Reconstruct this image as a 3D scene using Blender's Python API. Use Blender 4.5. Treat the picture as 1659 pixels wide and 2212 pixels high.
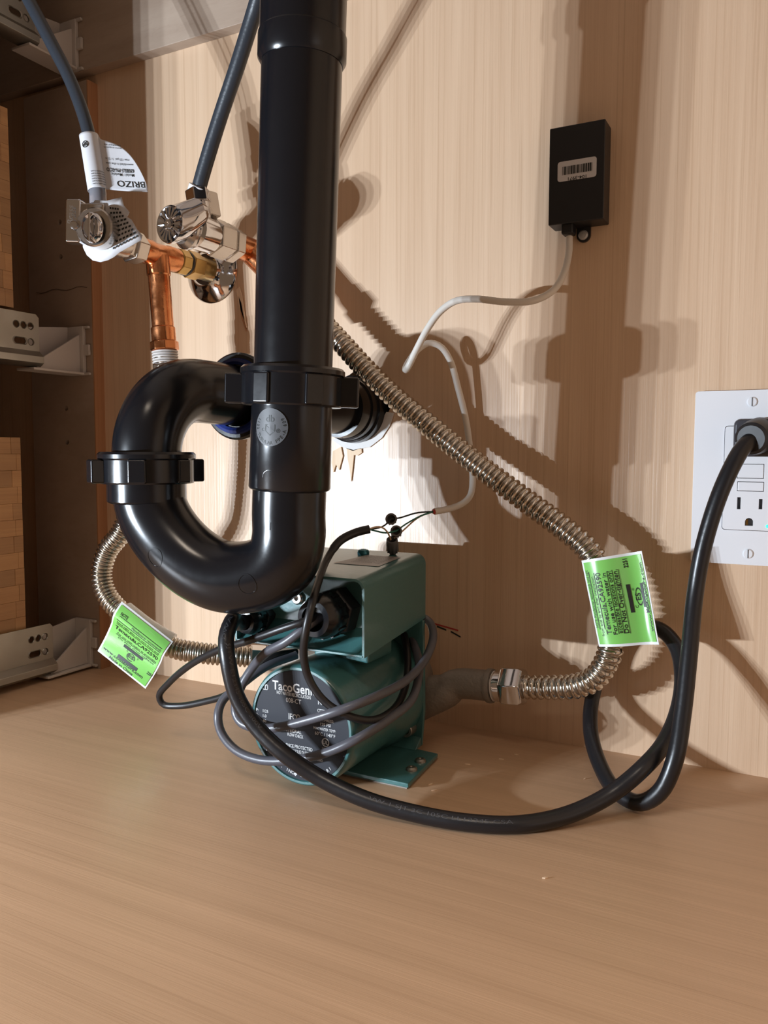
import bpy, bmesh, math, random
import numpy as np
from mathutils import Vector, Matrix
random.seed(7)
for o in list(bpy.data.objects): bpy.data.objects.remove(o)
COL = bpy.context.scene.collection
SC = bpy.context.scene

# ------------------------------------------------------------------ camera
F = 1750.0
CAM = np.array([0.0, -0.5804, 0.2144])
def _rot(yaw, pitch, roll):
    cy, sy = math.cos(yaw), math.sin(yaw)
    f = np.array([-sy*math.cos(pitch), cy*math.cos(pitch), -math.sin(pitch)])
    r = np.array([cy, sy, 0.0]); d = np.cross(f, r)
    c, s = math.cos(roll), math.sin(roll)
    return np.array([c*r+s*d, -s*r+c*d, f])
ROT = _rot(math.radians(27.6), math.radians(4.21), math.radians(-0.13))
cam_d = bpy.data.cameras.new('camera'); cam = bpy.data.objects.new('camera', cam_d); COL.objects.link(cam)
cam_d.sensor_fit = 'HORIZONTAL'; cam_d.sensor_width = 36.0; cam_d.lens = 36.0*F/1659.0
cam_d.clip_start = 0.01
M = Matrix(((ROT[0][0], -ROT[1][0], -ROT[2][0], CAM[0]), (ROT[0][1], -ROT[1][1], -ROT[2][1], CAM[1]),
            (ROT[0][2], -ROT[1][2], -ROT[2][2], CAM[2]), (0, 0, 0, 1)))
cam.matrix_world = M
SC.camera = cam

# ------------------------------------------------------------------ world, lamps, exposure
w = bpy.data.worlds.new('room'); SC.world = w; w.use_nodes = True
w.node_tree.nodes['Background'].inputs[0].default_value = (1.0, 0.66, 0.42, 1)
w.node_tree.nodes['Background'].inputs[1].default_value = 0.13
SC.view_settings.view_transform = 'Standard'; SC.view_settings.look = 'None'
SC.view_settings.exposure = 0.22; SC.view_settings.gamma = 1.0
SC.view_settings.use_curve_mapping = False
# hand lamp with a row of LEDs held at the left of the cabinet opening
LAMP = Vector((-0.765, -0.85, 0.140))
for i in range(4):
    k = (i-1.5)/1.5
    ld = bpy.data.lights.new('work_lamp_led', 'SPOT'); ld.shadow_soft_size = 0.004
    ld.spot_size = math.radians(82); ld.spot_blend = 0.6
    ld.energy = 11.2; ld.color = (0.78, 0.885, 1.0)
    lo = bpy.data.objects.new('work_lamp_led', ld); COL.objects.link(lo)
    lo.location = LAMP + Vector((k*0.038, -k*0.025, 0.0))
    lo.rotation_euler = (Vector((-0.20, 0, 0.33))-LAMP).to_track_quat('-Z', 'Y').to_euler()

# unseen soft lamp added above and behind the camera to brighten the floor
ld = bpy.data.lights.new('floor_fill_lamp', 'AREA'); ld.shape = 'DISK'; ld.size = 0.7; ld.energy = 18; ld.color = (1.0, 0.84, 0.68)
lo = bpy.data.objects.new('floor_fill_lamp', ld); COL.objects.link(lo); lo.location = (0.15, -1.45, 2.0)
lo.rotation_euler = (Vector((-0.2, -0.2, 0.0))-lo.location).to_track_quat('-Z', 'Y').to_euler()

# ------------------------------------------------------------------ pixel helpers (photograph frame 1659 x 2212)
def ray(px, py): return np.array([px-829.5, py-1106.0, F]) @ ROT
def at(px, py, y=0.0):
    d = ray(px, py); return Vector(CAM + d*((y-CAM[1])/d[1]))
def atz(px, py, z=0.0):
    d = ray(px, py); return Vector(CAM + d*((z-CAM[2])/d[2]))
def atx(px, py, x):
    d = ray(px, py); return Vector(CAM + d*((x-CAM[0])/d[0]))
def atd(px, py, dep): return Vector(CAM + ray(px, py)/F*dep)
def depth(p): return float(ROT[2] @ (np.array(p)-CAM))

# ------------------------------------------------------------------ materials
MATS = {}
def N(nt, kind, **kw):
    n = nt.nodes.new(kind)
    for k, v in kw.items():
        if k.startswith('_'): setattr(n, k[1:], v)
        else: n.inputs[k].default_value = v
    return n
def mat(name, col, rough=0.5, metal=0.0, spec=0.5, coat=0.0, bump=0.0, bscale=200.0, var=0.0, vscale=30.0, rvar=0.0, alpha=None, trans=0.0):
    if name in MATS: return MATS[name]
    m = bpy.data.materials.new(name); m.use_nodes = True; nt = m.node_tree
    b = nt.nodes['Principled BSDF']
    b.inputs['Base Color'].default_value = (*col, 1); b.inputs['Roughness'].default_value = rough
    b.inputs['Metallic'].default_value = metal; b.inputs['Specular IOR Level'].default_value = spec
    b.inputs['Coat Weight'].default_value = coat; b.inputs['Coat Roughness'].default_value = 0.08
    if trans: b.inputs['Transmission Weight'].default_value = trans
    tc = N(nt, 'ShaderNodeTexCoord')
    if var or rvar:
        no = N(nt, 'ShaderNodeTexNoise', Scale=vscale, Detail=5.0, Roughness=0.6)
        nt.links.new(tc.outputs['Object'], no.inputs['Vector'])
        if var:
            mx = N(nt, 'ShaderNodeMix', _data_type='RGBA')
            mx.inputs['A'].default_value = (*[c*(1-var) for c in col], 1); mx.inputs['B'].default_value = (*[min(1, c*(1+var)) for c in col], 1)
            nt.links.new(no.outputs['Fac'], mx.inputs['Factor']); nt.links.new(mx.outputs['Result'], b.inputs['Base Color'])
        if rvar:
            mr = N(nt, 'ShaderNodeMapRange'); mr.inputs['From Min'].default_value = 0.3; mr.inputs['From Max'].default_value = 0.7
            mr.inputs['To Min'].default_value = max(0.02, rough-rvar); mr.inputs['To Max'].default_value = rough+rvar
            nt.links.new(no.outputs['Fac'], mr.inputs['Value']); nt.links.new(mr.outputs['Result'], b.inputs['Roughness'])
    if bump:
        n2 = N(nt, 'ShaderNodeTexNoise', Scale=bscale, Detail=3.0)
        nt.links.new(tc.outputs['Object'], n2.inputs['Vector'])
        bp = N(nt, 'ShaderNodeBump', Strength=bump, Distance=0.001)
        nt.links.new(n2.outputs['Fac'], bp.inputs['Height']); nt.links.new(bp.outputs['Normal'], b.inputs['Normal'])
    MATS[name] = m; return m
def wood(name, c1, c2, c3, scale, rough=0.4, bump=0.12, spec=0.5, lines=1.0, objrand=0.0):
    """grain runs along the axis whose scale is smallest"""
    m = bpy.data.materials.new(name); m.use_nodes = True; nt = m.node_tree; b = nt.nodes['Principled BSDF']
    tc = N(nt, 'ShaderNodeTexCoord'); mp = N(nt, 'ShaderNodeMapping'); mp.inputs['Scale'].default_value = scale
    nt.links.new(tc.outputs['Object'], mp.inputs['Vector'])
    n1 = N(nt, 'ShaderNodeTexNoise', Scale=1.0, Detail=6.0, Roughness=0.62, Distortion=0.15)
    nt.links.new(mp.outputs['Vector'], n1.inputs['Vector'])
    mp2 = N(nt, 'ShaderNodeMapping'); mp2.inputs['Scale'].default_value = tuple(s*7 if s > 5 else s*1.6 for s in scale)
    nt.links.new(tc.outputs['Object'], mp2.inputs['Vector'])
    n2 = N(nt, 'ShaderNodeTexNoise', Scale=1.0, Detail=4.0, Roughness=0.7)
    nt.links.new(mp2.outputs['Vector'], n2.inputs['Vector'])
    r1 = N(nt, 'ShaderNodeValToRGB'); r1.color_ramp.elements[0].position = 0.3; r1.color_ramp.elements[1].position = 0.7
    r1.color_ramp.elements[0].color = (*c1, 1); r1.color_ramp.elements[1].color = (*c2, 1)
    nt.links.new(n1.outputs['Fac'], r1.inputs['Fac'])
    r2 = N(nt, 'ShaderNodeValToRGB'); r2.color_ramp.elements[0].position = 0.52; r2.color_ramp.elements[1].position = 0.74
    r2.color_ramp.elements[0].color = (0, 0, 0, 1); r2.color_ramp.elements[1].color = (0.55*lines,)*3+(1,)
    nt.links.new(n2.outputs['Fac'], r2.inputs['Fac'])
    mx = N(nt, 'ShaderNodeMix', _data_type='RGBA'); mx.inputs['B'].default_value = (*c3, 1)
    nt.links.new(r1.outputs['Color'], mx.inputs['A']); nt.links.new(r2.outputs['Color'], mx.inputs['Factor'])
    out = mx.outputs['Result']
    if objrand:
        oi = N(nt, 'ShaderNodeObjectInfo'); hs = N(nt, 'ShaderNodeHueSaturation')
        mr = N(nt, 'ShaderNodeMapRange'); mr.inputs['To Min'].default_value = 1-objrand; mr.inputs['To Max'].default_value = 1+objrand
        nt.links.new(oi.outputs['Random'], mr.inputs['Value']); nt.links.new(mr.outputs['Result'], hs.inputs['Value'])
        nt.links.new(out, hs.inputs['Color']); out = hs.outputs['Color']
    nt.links.new(out, b.inputs['Base Color'])
    b.inputs['Roughness'].default_value = rough; b.inputs['Specular IOR Level'].default_value = spec
    bp = N(nt, 'ShaderNodeBump', Strength=bump, Distance=0.0006)
    nt.links.new(n2.outputs['Fac'], bp.inputs['Height']); nt.links.new(bp.outputs['Normal'], b.inputs['Normal'])
    MATS[name] = m; return m
WALL = wood('maple_laminate_wall', (.63, .435, .285), (.72, .52, .355), (.49, .315, .19), (60, 30, 2.0), rough=.34, bump=.4, lines=1.15)
FLOOR = wood('maple_laminate_floor', (.50, .325, .20), (.59, .39, .245), (.38, .23, .135), (2.6, 95, 60), rough=.40, bump=.15, lines=.8)
PLY = wood('plywood_grey', (.36, .27, .205), (.43, .335, .26), (.27, .19, .14), (8, 30, 45), rough=.6, bump=.1, lines=.5)
PLYV = wood('plywood_strip', (.34, .25, .19), (.41, .31, .24), (.25, .175, .125), (14, 30, 26), rough=.6, bump=.1, lines=.4)
EDGE = wood('edge_veneer', (.40, .19, .09), (.48, .24, .12), (.28, .12, .05), (60, 60, 3), rough=.5)
STAVE = wood('oak_stave', (.40, .20, .075), (.50, .27, .11), (.30, .14, .05), (60, 5, 90), rough=.45, objrand=.20)
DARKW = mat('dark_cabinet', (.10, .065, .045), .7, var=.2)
BLK = mat('black_abs', (.0065, .007, .009), .21, spec=.5, bump=.015, bscale=200, rvar=.03, vscale=40)
BLKM = mat('black_plastic_matt', (.012, .012, .014), .42, bump=.05)
RUB = mat('black_rubber', (.010, .010, .012), .33, bump=.12, bscale=220)
THINB = mat('thin_black_jacket', (.014, .013, .014), .38)
GREYC = mat('grey_cable_jacket', (.085, .085, .10), .36)
HOSE = mat('grey_supply_hose', (.030, .036, .046), .36, bump=.12, bscale=420)
CHR = mat('chrome', (.72, .72, .74), .09, 1.0, bump=.05, bscale=90)
NICK = mat('nickel', (.58, .54, .50), .24, 1.0, bump=.1, bscale=300, rvar=.08)
STEEL = mat('corrugated_steel', (.60, .56, .50), .20, 1.0, rvar=.08, vscale=120)
ZINC = mat('zinc_plate', (.36, .34, .30), .45, 1.0, rvar=.1)
COP = mat('copper', (.72, .30, .13), .24, 1.0, var=.35, vscale=70, bump=.25, bscale=120, rvar=.1)
BRASS = mat('brass', (.52, .34, .12), .28, 1.0, var=.25, vscale=90)
SOLD = mat('solder_tape', (.62, .58, .55), .55, var=.25, bump=.3)
TEAL = mat('teal_paint', (.050, .150, .150), .30, spec=.6, coat=.25, bump=.12, bscale=260)
CAST = mat('cast_bronze_grey', (.24, .21, .18), .58, metal=.35, bump=.5, bscale=380, var=.2)
PLATE = mat('face_plate_print', (.022, .024, .032), .55, spec=.3)
SILV = mat('silver_print', (.62, .62, .62), .45)
WHT = mat('white_plastic', (.80, .81, .84), .28, spec=.5)
OWHT = mat('bracket_plastic', (.52, .47, .43), .5)
WIREW = mat('white_wire_jacket', (.70, .66, .60), .42)
PAPER = mat('white_paper', (.64, .64, .66), .5)
INK = mat('black_ink', (.014, .016, .014), .5)
GRN = mat('green_label', (.21, .56, .12), .22, coat=.4)
LBW = mat('label_border', (.78, .80, .80), .25)
GRWIRE = mat('green_wire', (.02, .16, .12), .4); RDWIRE = mat('red_wire', (.45, .05, .04), .4); TANW = mat('tan_wire', (.62, .45, .30), .4)
BGLINT = mat('blue_glint', (.015, .03, .16), .25)  # blue colour stands for a lamp glint
CHIP = wood('torn_wood', (.78, .58, .40), (.84, .66, .48), (.62, .42, .26), (60, 60, 4), rough=.8, bump=.4)
CHIPW = mat('torn_laminate_paper', (.72, .70, .68), .8, bump=.5)
DARK = mat('gap_shade', (.012, .009, .007), .9)  # near-black colour stands for shade in the hollow
BARC = mat('grey_tag', (.34, .31, .29), .45)
LEDG = mat('led_green', (.05, .7, .35), .3)
LEDG.node_tree.nodes['Principled BSDF'].inputs['Emission Color'].default_value = (.05, 1, .45, 1)
LEDG.node_tree.nodes['Principled BSDF'].inputs['Emission Strength'].default_value = 1.2
CLEAR = mat('clear_sleeve', (.45, .45, .5), .12, trans=.6)

# ------------------------------------------------------------------ mesh builder
def spline(pts, step=None, n=None):
    P = [np.array(p, float) for p in pts]
    if len(P) == 2:
        P = [P[0], (P[0]+P[1])/2, P[1]]
    P = [2*P[0]-P[1]] + P + [2*P[-1]-P[-2]]
    out = []
    for i in range(1, len(P)-2):
        p0, p1, p2, p3 = P[i-1:i+3]
        t = [0.0]
        for a, b in ((p0, p1), (p1, p2), (p2, p3)): t.append(t[-1]+max(1e-6, np.linalg.norm(b-a))**0.5)
        for u in np.linspace(t[1], t[2], 24, endpoint=False):
            A1 = (t[1]-u)/(t[1]-t[0])*p0+(u-t[0])/(t[1]-t[0])*p1
            A2 = (t[2]-u)/(t[2]-t[1])*p1+(u-t[1])/(t[2]-t[1])*p2
            A3 = (t[3]-u)/(t[3]-t[2])*p2+(u-t[2])/(t[3]-t[2])*p3
            B1 = (t[2]-u)/(t[2]-t[0])*A1+(u-t[0])/(t[2]-t[0])*A2
            B2 = (t[3]-u)/(t[3]-t[1])*A2+(u-t[1])/(t[3]-t[1])*A3
            out.append((t[2]-u)/(t[2]-t[1])*B1+(u-t[1])/(t[2]-t[1])*B2)
    out.append(P[-2]); out = np.array(out)
    L = np.concatenate([[0], np.cumsum(np.linalg.norm(np.diff(out, axis=0), axis=1))])
    if n is None: n = max(3, int(round(L[-1]/step)))
    s = np.linspace(0, L[-1], n+1)
    return np.stack([np.interp(s, L, out[:, k]) for k in range(3)], 1), L[-1]
class MB:
    def __init__(s): s.v = []; s.f = []
    def add(s, vs, fs):
        o = len(s.v); s.v += [tuple(map(float, p)) for p in vs]; s.f += [tuple(i+o for i in f) for f in fs]; return s
    def box(s, lo, hi):
        x0, y0, z0 = lo; x1, y1, z1 = hi
        return s.hexa([(x0, y0, z0), (x1, y0, z0), (x1, y1, z0), (x0, y1, z0), (x0, y0, z1), (x1, y0, z1), (x1, y1, z1), (x0, y1, z1)])
    def hexa(s, p):
        return s.add(p, [(3, 2, 1, 0), (4, 5, 6, 7), (0, 1, 5, 4), (1, 2, 6, 5), (2, 3, 7, 6), (3, 0, 4, 7)])
    def obox(s, c, ax, ay, az, sx, sy, sz):
        c, ax, ay, az = Vector(c), Vector(ax), Vector(ay), Vector(az); p = []
        for k in (-.5, .5):
            for i, j in ((-.5, -.5), (.5, -.5), (.5, .5), (-.5, .5)): p.append(c+ax*(i*sx)+ay*(j*sy)+az*(k*sz))
        return s.hexa(p)
    def prism(s, poly, vec):
        poly = [Vector(p) for p in poly]; vec = Vector(vec); n = len(poly)
        nrm = sum(((poly[i]-poly[0]).cross(poly[i+1]-poly[0]) for i in range(1, n-1)), Vector())
        if nrm.dot(vec) > 0: poly = poly[::-1]
        return s.add(poly+[p+vec for p in poly], [tuple(range(n)), tuple(range(2*n-1, n-1, -1))]+[(i, i+n, (i+1) % n+n, (i+1) % n) for i in range(n)])
    def lathe(s, p0, d, prof, seg=40, ang=0.0, cap=True, up=None, sx=1.0):
        p0 = Vector(p0); d = Vector(d).normalized()
        u = (Vector(up) if up else (Vector((0, 0, 1)) if abs(d.z) < .9 else Vector((1, 0, 0))))
        a = d.cross(u).normalized(); b = d.cross(a)   # a,b,d
        vs, fs = [], []
        for t, r in prof:
            for i in range(seg):
                th = ang+2*math.pi*i/seg
                vs.append(p0+d*t+a*(r*math.cos(th)*sx)+b*(r*math.sin(th)))
        n = len(prof)
        for k in range(n-1):
            for i in range(seg):
                j = (i+1) % seg; fs.append((k*seg+i, k*seg+j, (k+1)*seg+j, (k+1)*seg+i))
        if cap:
            if prof[0][1] > 1e-6: fs.append(tuple(range(seg-1, -1, -1)))
            if prof[-1][1] > 1e-6: fs.append(tuple((n-1)*seg+i for i in range(seg)))
        return s.add(vs, fs)
    def tube(s, pts, r, seg=20, step=.004, rfun=None, cap=True, n=None, smooth=True):
        P, L = spline(pts, step, n) if smooth else (np.array([list(p) for p in pts], float), 0)
        T = np.gradient(P, axis=0); T /= np.linalg.norm(T, axis=1)[:, None]
        u = np.array([0, 0, 1.0]) if abs(T[0][2]) < .9 else np.array([1.0, 0, 0])
        a = np.cross(T[0], u); a /= np.linalg.norm(a); vs, fs = [], []
        m = len(P)
        for k in range(m):
            a = a-T[k]*(a@T[k]); a /= np.linalg.norm(a); b = np.cross(T[k], a)
            rr = rfun(k/(m-1)*L, L) if rfun else r
            for i in range(seg):
                th = 2*math.pi*i/seg; vs.append(P[k]+rr*(a*math.cos(th)+b*math.sin(th)))
        for k in range(m-1):
            for i in range(seg):
                j = (i+1) % seg; fs.append((k*seg+i, k*seg+j, (k+1)*seg+j, (k+1)*seg+i))
        if cap: fs += [tuple(range(seg-1, -1, -1)), tuple((m-1)*seg+i for i in range(seg))]
        return s.add(vs, fs)
    def sheet(s, fn, nu=16, nv=16, thick=0.0):
        """grid surface fn(u,v)->Vector; thick>0 gives it a real thickness along its normal"""
        g = [[Vector(fn(i/nu, j/nv)) for i in range(nu+1)] for j in range(nv+1)]
        vs = [p for r in g for p in r]; W = nu+1
        fs = [(j*W+i, j*W+i+1, (j+1)*W+i+1, (j+1)*W+i) for j in range(nv) for i in range(nu)]
        if thick:
            nv0 = len(vs); back = []
            for j in range(nv+1):
                for i in range(nu+1):
                    du = g[j][min(i+1, nu)]-g[j][max(i-1, 0)]; dv = g[min(j+1, nv)][i]-g[max(j-1, 0)][i]
                    back.append(g[j][i]+du.cross(dv).normalized()*thick)
            vs += back; fs = [f[::-1] for f in fs]+[tuple(q+nv0 for q in f) for f in fs]
            rim = [(0, i) for i in range(nu)]+[(j, nu) for j in range(nv)]+[(nv, i) for i in range(nu, 0, -1)]+[(j, 0) for j in range(nv, 0, -1)]
            ids = [j*W+i for j, i in rim]
            for a, b in zip(ids, ids[1:]+ids[:1]): fs.append((a, b, b+nv0, a+nv0))
        return s.add(vs, fs)
    def build(s, name, m, parent=None, bevel=0.0, angle=35, label=None, bseg=2):
        me = bpy.data.meshes.new(name); me.from_pydata(s.v, [], s.f); me.materials.append(m if m else BLK)
        return link_mesh(name, me, parent, bevel, angle, label, bseg)
def link_mesh(name, me, parent=None, bevel=0.0, angle=35, label=None, bseg=2):
    me.validate(); me.update()
    me.polygons.foreach_set('use_smooth', [True]*len(me.polygons)); me.set_sharp_from_angle(angle=math.radians(angle))
    o = bpy.data.objects.new(name, me); COL.objects.link(o)
    if parent:
        o.parent = parent
        if parent.type == 'EMPTY': o.location = -parent.location
    if bevel:
        b = o.modifiers.new('bevel', 'BEVEL'); b.width = bevel; b.segments = bseg; b.limit_method = 'ANGLE'; b.angle_limit = math.radians(40)
        b.harden_normals = True
    if label: o['label'] = label
    return o
def thing(name, label, cat, loc, group=None):
    o = bpy.data.objects.new(name, None); COL.objects.link(o); o.location = Vector(loc); o.empty_display_size = .01
    o['label'] = label; o['category'] = cat
    if group: o['group'] = group
    return o
def tag(o, label, cat=None, group=None, kind=None):
    o['label'] = label
    if cat: o['category'] = cat
    if group: o['group'] = group
    if kind: o['kind'] = kind
    return o
_tc = {}
def text2d(sv, bold=0.0, shear=0.0):
    """unit-height text as (verts2d, faces, width)"""
    key = (sv, bold, shear)
    if key not in _tc:
        cu = bpy.data.curves.new('t', 'FONT'); cu.body = sv; cu.size = 1.0; cu.resolution_u = 3; cu.offset = bold; cu.shear = shear; cu.fill_mode = 'FRONT'
        ob = bpy.data.objects.new('t', cu); me = bpy.data.meshes.new_from_object(ob)
        vs = [(v.co.x, v.co.y) for v in me.vertices]; fs = [tuple(p.vertices) for p in me.polygons]
        bpy.data.objects.remove(ob); bpy.data.curves.remove(cu); bpy.data.meshes.remove(me)
        xs = [v[0] for v in vs] or [0]
        _tc[key] = ([(x-min(xs), y) for x, y in vs], fs, max(xs)-min(xs))
    return _tc[key]
def put_text(mb, sv, fn, x, y, h, align='c', bold=0.0, width=None, rot=0.0, shear=0.0):
    """fn maps flat label coordinates (x,y) to 3D; cap height h; width fits the run when given"""
    vs, fs, W = text2d(sv, bold, shear); k = h/.70; kx = (width/W if width else k)
    ox = {'c': -W/2, 'l': 0, 'r': -W}[align]; c, s_ = math.cos(rot), math.sin(rot)
    out = []
    for a, b in vs:
        a2 = (a+ox)*kx; b2 = b*k
        out.append(fn(x+a2*c-b2*s_, y+a2*s_+b2*c))
    mb.add(out, fs)
def plate2d(name, outer, holes, fn, thick, m, parent=None, bevel=0.0, label=None):
    """flat plate with real holes; outer/holes are 2D loops, fn maps (u,v,w) to 3D"""
    cu = bpy.data.curves.new('p', 'CURVE'); cu.dimensions = '2D'; cu.fill_mode = 'BOTH'; cu.extrude = thick/2
    for loop in [outer]+holes:
        sp = cu.splines.new('POLY'); sp.points.add(len(loop)-1); sp.use_cyclic_u = True
        for p, q in zip(sp.points, loop): p.co = (q[0], q[1], 0, 1)
    ob = bpy.data.objects.new('p', cu); me = bpy.data.meshes.new_from_object(ob)
    bpy.data.objects.remove(ob); bpy.data.curves.remove(cu)
    bm = bmesh.new(); bm.from_mesh(me); bmesh.ops.remove_doubles(bm, verts=bm.verts, dist=1e-7)
    for v in bm.verts: v.co = fn(v.co.x, v.co.y, v.co.z)
    bmesh.ops.recalc_face_normals(bm, faces=bm.faces); bm.to_mesh(me); bm.free()
    me.materials.clear(); me.materials.append(m); me.name = name
    return link_mesh(name, me, parent, bevel, label=label)
def circ(cx, cy, r, n=16, ry=None, a0=0): return [(cx+r*math.cos(a0+2*math.pi*i/n), cy+(ry or r)*math.sin(a0+2*math.pi*i/n)) for i in range(n)]
def rrect(x0, y0, x1, y1, r, n=4):
    o = []
    for cx, cy, a in ((x1-r, y1-r, 0), (x0+r, y1-r, 90), (x0+r, y0+r, 180), (x1-r, y0+r, 270)):
        for i in range(n+1):
            t = math.radians(a+90*i/n); o.append((cx+r*math.cos(t), cy+r*math.sin(t)))
    return o
X, Y, Z = Vector((1, 0, 0)), Vector((0, 1, 0)), Vector((0, 0, 1))

# ================================================================== THE SETTING
ARMX, ARMZ = -0.329, 0.249                     # drain hole in the back panel
hole = [(ARMX+(.0298+.0012*math.sin(5*t)+.0010*math.sin(11*t+1))*math.cos(t), ARMZ+(.0298+.0014*math.sin(4*t+2)+.001*math.sin(13*t))*math.sin(t)) for t in [2*math.pi*i/60 for i in range(60)]]
hole2 = circ(-.4005, .3765, .0145, 28)
wall = plate2d('wall_back', [(-1.02, -.02), (.30, -.02), (.30, .74), (-1.02, .74)], [hole, hole2], lambda u, v, t: Vector((u, .006+t, v)), .012, WALL)
tag(wall, 'pale maple laminate back panel of the cabinet with vertical grain', kind='structure')
cav = MB().box((-1.02, .060, -.02), (.30, .066, .74)).build('wall_cavity', DARK); tag(cav, 'near-black sheet standing for the unlit hollow behind the drain hole', kind='structure')  # sheet behind the holes, its darkness put into the colour
fl = MB().box((-1.02, -.66, -.018), (.30, .012, 0)).build('floor', FLOOR); tag(fl, 'tan maple laminate cabinet floor with grain running sideways', kind='structure')
ce = MB().box((-1.02, -.60, .70), (.30, .06, .72)).build('ceiling', PLY); tag(ce, 'underside of the counter above the cabinet', kind='structure')
wr = MB().box((.22, -.60, 0), (.235, 0, .70)).build('wall_right', WALL); tag(wr, 'right side panel of the cabinet', kind='structure')
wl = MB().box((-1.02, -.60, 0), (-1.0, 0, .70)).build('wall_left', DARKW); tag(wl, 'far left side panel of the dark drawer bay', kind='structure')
tr = MB().box((-1.0, -.012, .5715), (.22, 0, .70)).build('trim_1', PLY, bevel=.0006); tag(tr, 'grey plywood nailer strip along the top of the back panel', kind='structure')
# vertical strip with shelf pin holes, its right edge veneered
XS = -0.6125
pins = [atx(129, 480, -.63), atx(131, 555, -.63), atx(143, 882, -.63), atx(145, 955, -.63)]
pins = [at(129, 480, -.012), at(131, 555, -.012), at(143, 882, -.012), at(145, 955, -.012)]
st = plate2d('trim_2', [(-.700, .0), (XS-.0006, .0), (XS-.0006, .5625), (-.700, .5625)], [circ(p.x, p.z, .0026, 14) for p in pins], lambda u, v, t: Vector((u, -.0061+t, v)), .0118, PLYV)
tag(st, 'grey plywood upright strip with shelf pin holes at the left', kind='structure')
MB().box((XS-.0006, -.0122, 0), (XS+.0006, 0, .5625)).build('edge_band', EDGE, st)
crk = MB()
for k in range(10):
    a = at(78+k*11, 632-1.2*k+3*math.sin(k*1.3), -.0122); b = at(78+k*11+11, 632-1.2*(k+1)+3*math.sin((k+1)*1.3), -.0122)
    crk.prism([a-Z*.0003, b-Z*.0003, b+Z*.0003, a+Z*.0003], (0, -.00015, 0))
crk.build('grain_crack', DARKW, st)
po = MB().box((-.631, -.215, 0), (-.594, -.172, .70)).build('shade_post', DARKW, bevel=.001); tag(po, 'unseen post added to shade the left end of the back panel', kind='structure')  # added out of frame to cut off the LED light at the left
dr = MB().box((-1.0, -.345, 0), (-.634, -.327, .70)).build('light_block_board', DARKW, bevel=.001); tag(dr, 'unseen board added to keep lamp light out of the drawer bay', kind='structure')  # added out of view; stops the LEDs leaking past the drawers
# torn wood and splinters around the drain hole and the valve hole
def chip(name, pts, m, y0=-.0004, parent=wall, lift=.0012):
    P = [at(a, b, y0) for a, b in pts]; MB().prism(P, (0, -lift, 0)).build(name, m, parent)
chip('torn_rim', [(718, 950), (742, 966), (764, 974), (776, 970), (800, 966), (826, 946), (843, 920), (852, 892), (836, 890), (822, 915), (805, 932), (788, 942), (766, 945), (740, 942)], CHIPW)
chip('splinter', [(750, 968), (765, 972), (782, 968), (783, 978), (774, 984), (766, 983), (763, 1012), (760, 1040), (756, 1008), (752, 990)], CHIP)
chip('splinter', [(720, 975), (738, 965), (742, 985), (734, 1015), (727, 1003), (722, 1020), (718, 1000)], CHIP)
chip('splinter', [(512, 626), (519, 620), (524, 640), (530, 680), (534, 708), (528, 690), (518, 660)], CHIP)
chip('splinter', [(517, 640), (523, 655), (531, 700), (533, 716), (524, 690)], EDGE)
for a, b, m in (((938, 1347), (990, 1362), RDWIRE), ((944, 1353), (964, 1361), INK), ((974, 1364), (995, 1376), INK)):
    p, q = at(*a, -.0002), at(*b, -.0002)
    MB().prism([p-Z*.0006, q-Z*.0006, q+Z*.0006, p+Z*.0006], (0, -.0002, 0)).build('marker_line', m, wall)

# ================================================================== DRAIN TRAP
PT = at(655, 40, -.18); PB = at(623, 1150, -.18); TD = (PB-PT).normalized()
def onpipe(py):                     # point on the tailpipe axis at image row py
    best = min((abs((at(655-(py-40)*32/1110, py, -.18))[2]-(PT+TD*t).z), t) for t in [i*.0005 for i in range(-400, 800)])
    return PT+TD*best[1]
RP = 168/2*.478/1750
trap = thing('drain_trap', 'glossy black plastic sink drain with a U shaped trap', 'drain pipe', PB)
top = PT-TD*((.70-PT.z)/-TD.z)
MB().lathe(top, TD, [(0, RP), ((onpipe(800)-top).length, RP)], 56).build('tailpipe', BLK, trap)
cp = onpipe(95); l = (cp-top).length
MB().lathe(top, TD, [(0, RP+.0014), (l-.004, RP+.0014), (l-.003, RP+.0022), (l+.009, RP+.0022), (l+.012, RP+.0004)], 56).build('coupling', BLK, trap)
def slip_nut(name, c, d, r, rin, h, lug, ang, seg=56, nl=6, parent=None, wing=.0085, m=BLK, low=0.0):
    """collar nut with a thin top flange and square wings; c = centre, d = axis"""
    d = Vector(d).normalized(); mb = MB()
    mb.lathe(c-d*(h/2), d, [(0, rin), (0, r*.97), (.0015, r+.0006), (.004, r+.0006), (.005, r*.985), (h-.001, r*.985), (h, r*.96), (h, rin)], seg, cap=False)
    o = mb.build(name, m, parent)
    u = Vector((0, 0, 1)) if abs(d.z) < .9 else Vector((1, 0, 0)); a = d.cross(u).normalized(); b = d.cross(a)
    for i in range(6 if low else nl):
        t = ang+2*math.pi*i/(6 if low else nl); lug_ = low if low and i % 3 else lug; e = a*math.cos(t)+b*math.sin(t); g = d.cross(e)
        MB().obox(c+d*.002+e*(r*.93+lug_*.5-.001), e, g, d, lug_+.002, wing, h-.005).build('wing', m, o, bevel=.0012)
    return o
n1c = onpipe(836)
slip_nut('slip_nut', n1c, TD, .0300, RP, .0225, .0112, math.radians(62), parent=trap, nl=2, wing=.011, low=.0028)
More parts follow.
